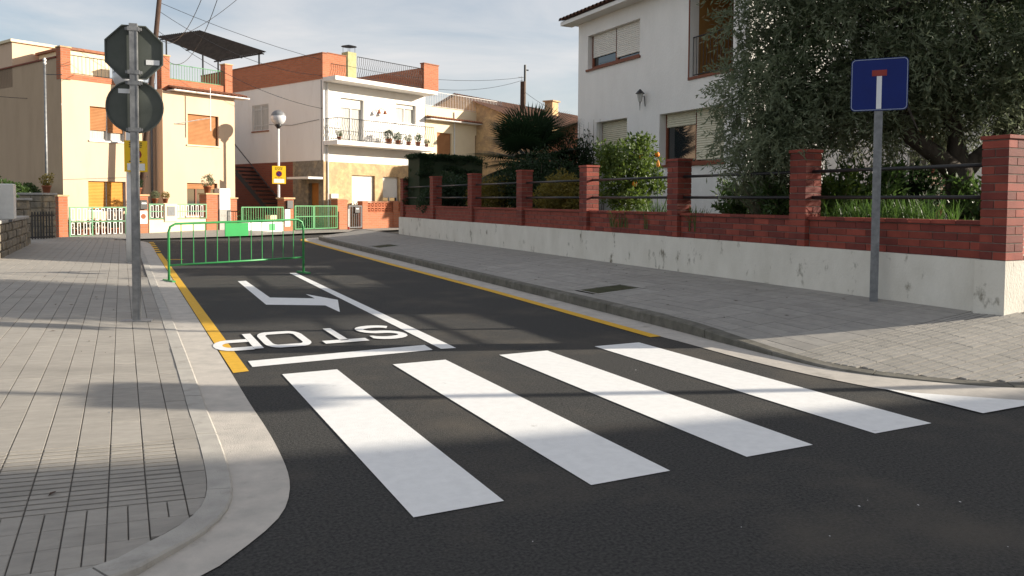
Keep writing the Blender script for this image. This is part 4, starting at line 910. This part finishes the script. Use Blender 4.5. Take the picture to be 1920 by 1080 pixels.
def wire(a, b, sag, label, r=.010):
    a, b = Vector(a), Vector(b); pts = []
    for i in range(17): q = i/16; p = a.lerp(b, q); p.z -= sag*4*q*(1-q); pts.append(p)
    tag(obj('overhead_wire', MB().tube(pts, r, 4, False), 'black'), label, 'wire')
Tp = Vector(tp)
wire(PD(297, 20, 31), PD(640, 142, 37), .7, 'overhead wire sagging from the leaning pole to the white house corner')
wire(PD(292, 55, 31), PD(612, 205, 36.5), .5, 'lower overhead wire from the leaning pole to the white house side')
wire(PD(290, 60, 31), PD(392, -40, 22), 1.0, 'slack wire looping from the leaning pole up out of view')
wire(PD(290, 75, 31), PD(420, -40, 22), 1.6, 'slackest wire looping low under the leaning pole top')
wire(PD(296, 80, 31), PD(455, -10, 24), .25, 'straight service wire rising steeply from the leaning pole')
wire(PD(300, 5, 31), PD(981, 145, 46), 1.2, 'long wire crossing the sky to the far utility pole')
wire(PD(981, 150, 46), PD(800, 165, 40), .3, 'wire from the far pole to the cream house terrace')
wire(PD(981, 170, 46), PD(1100, 225, 42), .3, 'wire from the far pole down behind the villa')
wire(PD(0, 181, 31), PD(112, 183, 31), .05, 'thin cable along the shaded side of the beige house')

def lamp_post(p, h, rg, label):
    t = thing('street_lamp', label, 'street lamp', p, 0)
    obj('pole', MB().tube([(0, 0, -.1), (0, 0, 1.0), (0, 0, 1.02), (0, 0, h-2*rg)], [.075, .075, .055, .05], 12), 'white_metal', t, True)
    obj('collar', MB().lathe([(.05, -.16), (.09, -.10), (.16, -.02), (.13, .03)], 14, (0, 0, h-2*rg)), 'black', t, True)
    g_ = obj('globe', MB().lathe([(max(.001, rg*math.sin(math.pi*i/14)), rg-rg*math.cos(math.pi*i/14)) for i in range(15)], 24, (0, 0, h-2*rg)), 'globe', t, True)
    obj('globe_cap', MB().lathe([(max(.001, (rg+.004)*math.sin(math.pi*i/14)), rg-(rg+.004)*math.cos(math.pi*i/14)) for i in range(8, 15)], 24, (0, 0, h-2*rg)), 'galv', g_, True); return t
def notice(p, w_, h_, rz, label):
    t = thing('parking_notice', label, 'notice', p, rz)
    obj('panel', MB().box(-w_/2, w_/2, -.012, 0, 0, h_), 'sign_yellow', t)
    def disc(cx_, cz, r, y, k=24): return MB().poly([(cx_+r*math.cos(2*math.pi*i/k), y, cz+r*math.sin(2*math.pi*i/k)) for i in range(k)])
    obj('red_ring', disc(0, h_*.56, h_*.165, -.0155), 'sign_red', t); obj('blue_disc', disc(0, h_*.56, h_*.115, -.019), 'blue', t)
    a = h_*.14; obj('slash', MB().quad((-a*.75-.012, -.0225, h_*.56+a*.72), (-a*.75+.02, -.0225, h_*.56+a*.75), (a*.75+.012, -.0225, h_*.56-a*.72), (a*.75-.02, -.0225, h_*.56-a*.75)), 'sign_red', t)
    obj('white_label', MB().box(-w_*.38, w_*.38, -.016, -.0125, h_*.05, h_*.27), 'sign_white', t)
    tx = MB()
    for r_, n_ in ((.93, 5), (.865, 4), (.80, 3), (.335, 3)):
        for k in range(n_): wd = w_*.6/n_; tx.quad(*[(x, -.0155, z) for x, z in ((-w_*.3+k*wd, h_*r_-.012), (-w_*.3+k*wd+wd*.72, h_*r_-.012), (-w_*.3+k*wd+wd*.72, h_*r_+.010), (-w_*.3+k*wd, h_*r_+.010))])
    tag(obj('print', tx, 'black', t), kind='stuff'); return t
lp = PX(523, 432, .1); lamp_post(lp, 5.27, .325, 'globe street lamp standing clear before the white house gate')
LAz = math.atan2(-lp.x, lp.y)
notice((lp.x, lp.y-.09, 2.15), .58, .78, LAz+.15, 'yellow no parking notice strapped to the globe lamp before the gate')
l2 = PX(244, 488, .08); lamp_post(l2, 4.3, .30, 'globe street lamp hidden behind the back of the stop sign')
notice((l2.x+.14, l2.y-.10, 2.02), .46, .68, .05, 'yellow no parking notice on the lamp behind the stop sign post')

# stop sign seen from behind
sp = PX(257, 600, .05); S1 = thing('stop_sign', 'back of an octagonal sign above a round sign on a grey steel post', 'traffic sign', (sp.x, sp.y, zl(sp.x)), rad(-9))
ln = -.012
obj('post', MB().box(-.042, .042, -.03, .03, 0, 3.34).box(-.038, -.030, -.034, -.0301, .02, 3.3).box(.030, .038, -.034, -.0301, .02, 3.3), 'galv', S1)
obj('base_plate', MB().box(-.16, .16, -.09, .09, -.004, .012), 'galv', S1)
def plate(pts, z, name):
    m = MB(); k = len(pts)
    m.v = [(p[0], .055, z+p[1]) for p in pts]+[(p[0], .058, z+p[1]) for p in pts]+[(p[0]*.955, .058, z+p[1]*.955) for p in pts]+[(p[0], .032, z+p[1]) for p in pts]
    m.f = [tuple(range(k))[::-1]]+[(i, (i+1) % k, 3*k+(i+1) % k, 3*k+i) for i in range(k)]
    m.v += [(p[0]*.955, .032, z+p[1]*.955) for p in pts]; m.f += [(3*k+i, 3*k+(i+1) % k, 4*k+(i+1) % k, 4*k+i) for i in range(k)]
    m.v += [(p[0]*.955, .0545, z+p[1]*.955) for p in pts]; m.f += [(4*k+i, 4*k+(i+1) % k, 5*k+(i+1) % k, 5*k+i) for i in range(k)]
    o = obj(name, m, 'sign_back', S1)
    obj('sign_face', MB().poly([(p[0]*.99, .061, z+p[1]*.99) for p in pts]), 'sign_red', o); return o
oc = [(.30/math.cos(math.pi/8)*math.cos(math.pi/8+i*math.pi/4), .30/math.cos(math.pi/8)*math.sin(math.pi/8+i*math.pi/4)) for i in range(8)]
o1 = plate(oc, 3.03, 'octagonal_plate'); o2 = plate([(.30*math.cos(2*math.pi*i/40), .30*math.sin(2*math.pi*i/40)) for i in range(40)], 2.42, 'round_plate')
obj('sticker', MB().box(.12, .26, .0505, .0535, 2.90, 2.955), 'sign_white', o1); obj('sticker', MB().box(-.17, -.055, .0505, .0535, 2.57, 2.62), 'sign_white', o2)
for z in (3.28, 2.80, 2.68, 2.16):
    c = obj('clamp', MB().box(-.06, .06, -.037, .05, z-.022, z+.022).box(.06, .085, -.02, .01, z-.015, z+.015).box(-.085, -.06, -.02, .01, z-.015, z+.015), 'galv', S1)
# dead end sign
bp = PX(1638, 563, .30); vb = Vector((bp.x, bp.y)).normalized(); S2 = thing('dead_end_sign', 'blue square dead end sign on a steel post against the white wall', 'traffic sign', (bp.x+.0, bp.y, zr(bp.x, bp.y)-.005), math.atan2(-vb.x, vb.y)+.0)
obj('post', MB().box(-.045, .045, .0, .05, 0, 2.82).box(-.012, .012, -.003, -.0001, 0, 2.2), 'galv', S2)
def rrect(w_, h_, r, y, cz, k=5): return MB().poly([(sx*(w_/2-r)+r*math.cos(a), y, cz+sz*(h_/2-r)+r*math.sin(a)) for sx, sz, a0 in ((1, 1, 0), (-1, 1, 90), (-1, -1, 180), (1, -1, 270)) for a in [rad(a0+90*i/k) for i in range(k+1)]])
pn = MB(); r0 = rrect(.60, .60, .05, -.012, 2.52); kk = len(r0.v); pn.v = r0.v + [(v[0], -.001, v[2]) for v in r0.v]; pn.f = [tuple(range(kk)), tuple(reversed(range(kk, 2*kk)))]+[(i, kk+i, kk+(i+1) % kk, (i+1) % kk) for i in range(kk)]
pp_ = obj('panel', pn, 'blue', S2)
bd = MB(); ra, rb = rrect(.585, .585, .045, -.0145, 2.52).v, rrect(.572, .572, .04, -.0145, 2.52).v
for i in range(kk): j = (i+1) % kk; bd.quad(ra[i], ra[j], rb[j], rb[i])
obj('white_border', bd, mat('border_pale', (.35, .40, .52), (.3, .35, .46), 5, .4), pp_); obj('white_stem', MB().box(-.027, .027, -.016, -.0122, 2.24, 2.615), 'sign_white', pp_); obj('red_bar', MB().box(-.078, .078, -.0165, -.0122, 2.617, 2.685), 'sign_red', pp_)
S2.children[0].location.z += 0
# green barrier
b0, b1 = PX(317, 528), PX(569, 512); ub = (b1-b0).to_2d().normalized(); BL = (b1-b0).length
CB = thing('crowd_barrier', 'green tubular crowd barrier with a green plate standing across the road', 'barrier', (b0.x, b0.y, 0), ang(ub))
obj('frame', MB().tube([(0, 0, .02), (0, 0, .86), (.03, 0, .95), (.12, 0, 1.0), (BL-.12, 0, 1.05), (BL-.03, 0, 1.0), (BL, 0, .90), (BL, 0, .02)], .021, 10).tube([(0, 0, .28), (BL, 0, .31)], .018, 8), 'green', CB, True)
for k in range(11):
    x = BL*(k+1)/12.; obj('bar', MB().tube([(x, 0, .28+.03*x/BL), (x, 0, 1.0+.05*x/BL)], .008, 6), 'green', CB)
obj('plate', MB().box(1.0, 1.44, -.013, .013, .76, 1.0), 'green_b', CB)
for x in (0, BL): obj('foot', MB().box(x-.03, x+.03, -.22, .22, .0, .03), 'green', CB)

# ------------------------------------------------------------------ garden vegetation
def olive():
    base = PD(1795, 418, 11.4); base.z = 1.0
    t = thing('olive_tree', 'large olive tree with a dark forked trunk behind the garden wall', 'tree', base)
    rt = ROT @ Vector((1, 0, 0)); fw = ROT @ Vector((0, 0, -1)); fw.z = 0; fw.normalize(); rt.z = 0; rt.normalize()
    V3 = lambda r, f, z: rt*r + fw*f + Vector((0, 0, z))
    tr = MB()
    limbs = [([V3(0, 0, -.1), V3(.03, 0, .5), V3(.02, .02, .95)], [.25, .19, .18]),
             ([V3(.02, .02, .85), V3(-.35, .0, 1.15), V3(-.75, -.05, 1.4), V3(-.98, -.1, 1.95), V3(-1.3, -.2, 2.9)], [.16, .13, .11, .09, .04]),
             ([V3(.02, .02, .85), V3(0.0, .1, 1.35), V3(-.1, .15, 1.9), V3(.15, .2, 2.5), V3(.5, .3, 3.4)], [.16, .12, .10, .08, .04]),
             ([V3(.02, .02, .85), V3(.35, .05, 1.15), V3(.75, .1, 1.5), V3(1.3, .1, 2.2), V3(1.7, .1, 3.0)], [.15, .11, .09, .07, .03])]
    for p, r in limbs: tr.tube(p, r, 10)
    ends = [(V3(-.98, -.1, 1.95), 1.6), (V3(.15, .2, 2.5), 1.6), (V3(1.3, .1, 2.2), 1.4), (V3(-1.3, -.2, 2.9), 1.5), (V3(.5, .3, 3.4), 1.5)]
    random.seed(3); tw = []
    for e, s in ends:
        for k in range(9):
            q = Vector((random.gauss(0, 1), random.gauss(0, 1), random.gauss(.25, .7))).normalized()*s*random.uniform(.6, 1.1)
            tr.tube([e, e+q*.5+Vector((0, 0, .1)), e+q], [.035, .02, .006], 5)
    obj('trunk', tr, 'bark', t, True)
    # crown: drooping leafy twigs in clumps
    cc = []
    while len(cc) < 225:
        r_ = random.uniform(-3.3, 3.2); f_ = random.uniform(-1.5, 2.3); z = random.uniform(1.5, 5.6)
        e = (r_/3.2)**2 + ((f_-.4)/2.0)**2 + ((z-3.4)/2.25)**2
        if .10 < e < 1.0: cc.append((r_, f_, z))
    for k in range(34): cc.append((random.uniform(-3.2, -1.5), random.uniform(-.6, .8), random.uniform(1.1, 2.3)))
    for k in range(30): cc.append((random.uniform(-1.9, 2.2), random.uniform(.5, 1.9), random.uniform(1.45, 2.4)))
    vs = []
    for (r_, f_, z) in cc:
        c = np.array(V3(r_, f_, z)); R_ = random.uniform(.34, .62)
        nt_ = 34
        for q in range(nt_):
            d = RNG.normal(size=3); d /= np.linalg.norm(d); s0 = c + d*R_*RNG.uniform(.05, .75); dirv = d*.8 + np.array([0, 0, -.25]) + RNG.normal(size=3)*.35; dirv /= np.linalg.norm(dirv)
            k = 16; tt = np.linspace(0, 1, k)[:, None]; p = s0 + dirv*tt*.34 + np.array([0, 0, -.10])*tt**2
            a = dirv*.75 + RNG.normal(size=(k, 3))*.6; a /= np.linalg.norm(a, axis=1)[:, None]; b = np.cross(a, RNG.normal(size=(k, 3))); b /= np.linalg.norm(b, axis=1)[:, None]
            l = RNG.uniform(.075, .115, k)[:, None]; w_ = .0115
            vs.append(np.stack([p, p+a*l*.5+b*w_, p+a*l, p+a*l*.5-b*w_], 1).reshape(-1, 3))
    cr = cloud_obj('crown', vs, 'olive_leaf', t)
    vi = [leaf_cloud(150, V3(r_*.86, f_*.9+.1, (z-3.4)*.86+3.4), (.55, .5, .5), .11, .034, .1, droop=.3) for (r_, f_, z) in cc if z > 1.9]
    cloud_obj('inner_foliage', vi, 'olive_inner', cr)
olive()
def gp_(px, py, dep, z=1.0): p = PD(px, py, dep); return (p.x, p.y, z)
def lance_shrub(loc, label, r, nst, leaf, ll=.13, lw_=.022, name='oleander_shrub'):
    t = thing(name, label, 'shrub', loc); vs = []; sm = MB()
    for k in range(nst):
        a = random.uniform(0, 6.28); e = random.uniform(.25, 1.0); tip = np.array([math.cos(a)*r[0]*e, math.sin(a)*r[1]*e, r[2]*random.uniform(.35, 1.05)])
        kk_ = 34; tt = np.linspace(.25, 1, kk_)[:, None]; p = tip*tt*np.array([1, 1, 1.0]); p[:, 2] = tip[2]*tt[:, 0]**.8
        d = tip/np.linalg.norm(tip); aa = d*.7 + RNG.normal(size=(kk_, 3))*.6; aa /= np.linalg.norm(aa, axis=1)[:, None]; b = np.cross(aa, RNG.normal(size=(kk_, 3))); b /= np.linalg.norm(b, axis=1)[:, None]
        l = RNG.uniform(.7, 1.2, kk_)[:, None]*ll; vs.append(np.stack([p, p+aa*l*.45+b*lw_*.5, p+aa*l, p+aa*l*.45-b*lw_*.5], 1).reshape(-1, 3))
        if k % 3 == 0: sm.tube([(0, 0, -.05), tuple(p[10]), tuple(p[-1])], [.014, .009, .003], 4)
    cloud_obj('foliage', vs, leaf, t); obj('stems', sm, 'stem', t); return t
lance_shrub(gp_(1435, 400, 12.2), 'tall dark oleander shrub leaning from the olive tree over the rail', (.75, .6, 1.65), 130, 'olive_leaf')
lance_shrub(gp_(1490, 400, 11.6), 'bright leafy bush behind the rail below the olive tree', (.8, .5, .75), 90, 'mid_leaf', .10, .035, 'leafy_bush')
lance_shrub(gp_(1570, 400, 11.2), 'glossy green bush beside the brick pillar under the olive', (.6, .45, .85), 80, 'citrus_leaf', .10, .04, 'leafy_bush')
def citrus():
    p = gp_(1178, 390, 16.5); t = thing('orange_tree', 'small orange tree with fruit before the villa wall', 'tree', p)
    obj('trunk', MB().tube([(0, 0, -.1), (.03, 0, .5), (0, .03, 1.0)], [.05, .04, .03], 8).tube([(0, .03, .7), (.3, 0, 1.2)], [.025, .012], 6).tube([(0, .03, .8), (-.3, 0, 1.3)], [.025, .012], 6), 'bark', t, True)
    vs = []; random.seed(5)
    for k in range(80):
        a = random.uniform(0, 6.28); r_ = random.uniform(.15, .72); z = random.uniform(.35, 1.75); r_ *= math.sqrt(max(.15, 1-((z-.95)/.95)**2)); vs.append(leaf_cloud(80, (r_*math.cos(a), r_*math.sin(a), z), (.18, .18, .17), .105, .048, .2, up=.5))
    cloud_obj('crown', vs, 'citrus_leaf', t)
    for (px, py) in ((1203, 294), (1232, 290), (1190, 345)):
        q = PD(px, py, 16.1) - Vector(p); obj('orange', MB().lathe([(max(.001, .055*math.sin(math.pi*i/8)), -.055*math.cos(math.pi*i/8)) for i in range(9)], 10, tuple(q)), 'orange_fruit', t, True)
citrus()
def blades(name, loc, label, n_, h, spread, leaf='grass_leaf', w_=.018, cat='plant', flower=None, group=None):
    t = thing(name, label, cat, loc, 0, group); vs = []
    for k in range(n_):
        a = random.uniform(0, 6.28); r0 = spread*math.sqrt(random.random())*.8; b0 = np.array([r0*math.cos(a), r0*math.sin(a), -.03]); a2 = random.uniform(0, 6.28); le = h*random.uniform(.5, 1.1); be = random.uniform(.1, .6)*le
        d = np.array([math.cos(a2), math.sin(a2), 0]); s_ = np.array([-d[1], d[0], 0])*w_/2; prev = b0
        for j in range(3):
            q0, q1 = j/3, (j+1)/3; f = lambda q: b0 + np.array([0, 0, le])*(q - .25*q*q*be/le*2) + d*be*q*q
            wa, wb = 1-q0*.5, 1-q1*.9; vs.append(np.array([f(q0)-s_*wa, f(q0)+s_*wa, f(q1)+s_*wb, f(q1)-s_*wb]))
    cloud_obj('blades', vs, leaf, t)
    if flower:
        for (dx, dy, z) in flower:
            obj('flower_stalk', MB().tube([(0, 0, 0), (dx, dy, z)], .009, 5), 'grass_leaf', t); obj('flower_head', MB().lathe([(.003, .10), (.022, .06), (.032, .0), (.012, -.03)], 8, (dx, dy, z)), 'petal', t)
    return t
blades('poker_plant', gp_(1232, 400, 13.8), 'clump of poker plants with orange flower heads by the third pillar', 170, .55, .35, flower=[(0.02, .02, 1.08), (.22, -.1, .72)])
blades('grass_tuft', gp_(1190, 402, 14.6), 'low dense grassy clump behind the rails under the orange tree', 260, .38, .6)
blades('grass_tuft', gp_(1310, 402, 12.6), 'spiky grass tuft close behind the third brick pillar', 120, .45, .22)
for q, (px, dp) in enumerate(((1590, 10.4), (1640, 10.2), (1690, 10.3), (1740, 10.0))):
    blades('strap_leaf_clump', gp_(px, 405, dp), 'clump of strap leaved plants under the olive tree behind the rail', 230, .62, .45, group='strap leaf clumps under the olive')
lance_shrub(gp_(1625, 400, 11.4), 'loose bright green bush behind the steel sign post', (.7, .5, .95), 110, 'mid_leaf', .12, .04, 'leafy_bush')
lance_shrub(gp_(1700, 400, 12.2), 'dark glossy bush between sign post and olive trunk', (.8, .5, 1.0), 110, 'dark_leaf', .12, .045, 'leafy_bush')
lance_shrub(gp_(1845, 400, 11.0), 'green bush filling the gap beside the corner pillar', (.6, .5, .8), 90, 'mid_leaf', .11, .04, 'leafy_bush')
lance_shrub(gp_(1395, 400, 13.4), 'low mixed green bush near the villa wall and oleander', (.6, .5, .8), 90, 'mid_leaf', .11, .035, 'leafy_bush')
blades('grass_tuft', gp_(1830, 405, 9.4), 'small green tuft beside the olive trunk and corner pillar', 110, .35, .3)
shrub('golden_shrub', 'rounded golden green shrub behind the fourth brick bay', gp_(1055, 380, 19.5), (.85, .8, .85), 14000, 'gold_leaf', .08, .032, 40, shell=.5)
shrub('golden_shrub', 'loose golden foliage shrub behind the rails before the palm', gp_(940, 385, 22), (1.2, .8, .95), 9000, 'gold_leaf', .085, .034, 26)
shrub('dark_shrub', 'dark green shrub at the rails in front of the cypress hedge', gp_(850, 385, 24.5), (1.2, .8, 1.0), 9000, 'dark_leaf', .10, .04, 26)
shrub('dark_shrub', 'dark shrub below the palm crown beside the golden shrub', gp_(1010, 385, 21.5), (1.3, .8, 1.45), 12000, 'dark_leaf', .10, .04, 30)
shrub('dark_shrub', 'tall dark shrub against the far end of the villa wall', gp_(1075, 370, 23.0), (.8, .7, 2.0), 8000, 'dark_leaf', .10, .04, 26)
def palm():
    p = gp_(990, 390, 23.0); t = thing('fan_palm', 'dark fan palm with spiky round fronds behind the brick wall', 'palm', p)
    obj('trunk', MB().tube([(0, 0, -.1), (0, 0, 1.2), (.05, 0, 1.6)], [.16, .14, .12], 10), 'bark', t, True); random.seed(9)
    for k in range(44):
        az = k*2.4+random.uniform(-.3, .3); el = rad(random.choice([62, 40, 22, 5, -12, -25])+random.uniform(-10, 10)); L_ = random.uniform(.65, 1.05)
        d = Vector((math.cos(az)*math.cos(el), math.sin(az)*math.cos(el), math.sin(el))); hub = Vector((.05, 0, 1.6)) + d*L_
        up_ = Vector((0, 0, 1)); sx = d.cross(up_).normalized() if abs(d.z) < .99 else Vector((1, 0, 0)); nz = sx.cross(d).normalized()
        m = MB(); m.tube([(.05, 0, 1.6), tuple(hub)], .015, 4); R_ = random.uniform(.85, 1.2)
        for j in range(36):
            q = rad(-125+250*j/35); dr_ = (d*math.cos(q)+sx*math.sin(q)).normalized(); sd_ = nz.cross(dr_).normalized(); rr = R_*(.82+.18*math.cos(q)); f0 = hub+dr_*.04; mid_ = hub+dr_*rr*.6+nz*.03; tip = hub+dr_*rr - Vector((0, 0, .06))
            m.quad(f0-sd_*.006, f0+sd_*.006, mid_+sd_*.026, mid_-sd_*.026); m.poly([mid_-sd_*.026, mid_+sd_*.026, tip])
        obj('frond', m, 'palm_leaf', t)
palm()
hc = PD(832, 385, 26.5); hg = thing('cypress_hedge', 'tall dark clipped cypress hedge at the far end of the brick wall', 'hedge', (hc.x, hc.y, .95), rad(15))
obj('inner', MB().box(-1.22, 1.42, -.32, .32, 0, 1.92), 'dark_leaf', hg)
vs = []
for k in range(220): vs.append(leaf_cloud(130, (random.uniform(-1.25, 1.45), random.choice([-.34, .34, random.uniform(-.3, .3)]), random.choice([1.93, random.uniform(0, 1.95), random.uniform(0, 1.95)])), (.24, .07, .08), .07, .026, .3, up=.9))
cloud_obj('foliage', vs, 'dark_leaf', hg)
# dry climber stems on the villa wall
cl_ = thing('dry_climber', 'bare dry climber stems trained up the far end of the villa wall', 'plant', (12.7, 20.4, 1.0)); random.seed(4)
for k in range(16):
    y = -.9+.095*k*1.2; h = random.uniform(1.9, 3.0); obj('stem', MB().tube([(0, y, 0), (.03, y+random.uniform(-.1, .1), h*.5), (.05, y+random.uniform(-.12, .12), h)], [.012, .009, .004], 4), 'stem', cl_)
# things glimpsed under the olive: bench, low wall, steps, neighbour house
bn = thing('garden_bench', 'slatted wooden garden bench standing behind the olive trunk', 'bench', gp_(1790, 390, 14.0), math.atan2(-.40, .9)+.35)
obj('seat', MB().box(-.8, .8, -.2, .25, .40, .44), 'wood', bn); 
for x in (-.78, .74): obj('leg', MB().box(x, x+.05, -.18, .25, 0, .4), 'wood', bn)
obj('top_rail', MB().box(-.8, .8, .26, .30, .86, .93), 'wood', bn); obj('lower_rail', MB().box(-.8, .8, .265, .295, .48, .53), 'wood', bn)
for k in range(15): obj('slat', MB().box(-.77+.107*k, -.72+.107*k, .27, .29, .53, .86), 'wood', bn)
nb_ = thing('neighbour_house', 'white neighbour house with terracotta steps glimpsed through the olive tree', 'house', gp_(1790, 380, 20.0, 1.0), math.atan2(-.42, .9))
m = MB(); facade(m, -5, 7, 0, 6.5, [(-1.2, .2, .9, 2.3), (2.2, 3.6, .9, 2.3)], 0); m.box(-5, 7, .2, 8, 0, 6.5); obj('wall', m, 'villa_plaster', nb_)
window(nb_, -1.2, .2, .9, 2.3, frame='wood_red', mull=1); window(nb_, 2.2, 3.6, .9, 2.3, frame='wood_red', mull=1)
stp = obj('steps', MB().box(-2.6, -1.5, -1.2, -.01, 0, .9), 'terracotta', nb_)
for k in range(4): obj('step', MB().box(-2.6, -1.5, -2.4+.3*k, -2.1+.3*k, 0, .2+.2*k), 'terracotta', stp)
rail_set(nb_, (-2.6, -1.15), (-1.4, -1.15), .95, 1.7, 9, 'grey_iron', r=.012)

# ------------------------------------------------------------------ out of frame: the house across the main street and a street light
oh = thing('corner_house', 'cream two storey house across the main street beside the camera', 'house', (17.0, -3.35, 0), math.atan2(-.164, .986))
hl = [(x, x+1.3, z, z+1.4) for x in (1.5, 5, 8.6, 12.5, 16.5) for z in (1, 4.0)]
m = MB(); t_ = MB(); facade(t_, 0, 22, 0, 6.6, hl, 0); m.v = [(p[0], -p[1], p[2]) for p in t_.v]; m.f = [tuple(reversed(f)) for f in t_.f]; m.box(0, 22, -10, -.2, 0, 6.6); obj('wall', m, 'cream', oh)
for h in hl:
    w_ = window(oh, *h, y=-.2, shutter='shutter_brown', drop=[.5])
obj('roof', MB().box(-.3, 22.3, -10.3, .25, 6.602, 6.75), 'terracotta', oh)
sl = thing('street_light', 'tall steel street light on the pavement round the corner', 'street lamp', (10.6, 1.95, 0)); obj('pole', MB().tube([(0, 0, -.1), (0, 0, 4.2)], [.07, .05], 10), 'galv', sl, True)
obj('sign_plate', MB().box(-.05, .35, -.35, .35, 2.92, 3.36), 'sign_back', sl); obj('lantern', MB().lathe([(.05, 0), (.2, .15), (.18, .3), (.02, .4)], 12, (0, 0, 4.15)), 'grey_iron', sl)

# small litter: fallen leaves on the pavements, paint chips on the road
random.seed(12); lf = MB()
for k in range(70):
    if k % 2: x = random.uniform(-1.8, .3); y = random.uniform(3.4, 16); z = zl(x)+.004
    else: x = random.uniform(5.9, 7.9); y = random.uniform(4.9, 15); z = zr(x, y)+.004
    a = random.uniform(0, 6.28); l_ = random.uniform(.012, .035); c_, s_ = math.cos(a)*l_, math.sin(a)*l_
    lf.poly([(x-c_, y-s_, z), (x+s_*.4, y-c_*.4, z+.006), (x+c_, y+s_, z+.002), (x-s_*.4, y+c_*.4, z+.005)])
tag(obj('fallen_leaves', lf, 'old_wood'), 'scattered small brown leaves lying on the paving slabs', 'leaves', kind='stuff')
ch_ = MB()
for k in range(26):
    x = random.uniform(.9, 6.5); y = random.uniform(1.8, 3.1) if k % 3 else random.uniform(3.2, 7); a = random.uniform(0, 6.28); l_ = random.uniform(.003, .008)
    ch_.poly([(x+l_*math.cos(a+q)*random.uniform(.5, 1), y+l_*math.sin(a+q), .011) for q in (0, 1.5, 3, 4.6)])
tag(obj('paint_chips', ch_, 'paint'), 'tiny white paint chips scattered on the dark asphalt', 'chips', kind='stuff')
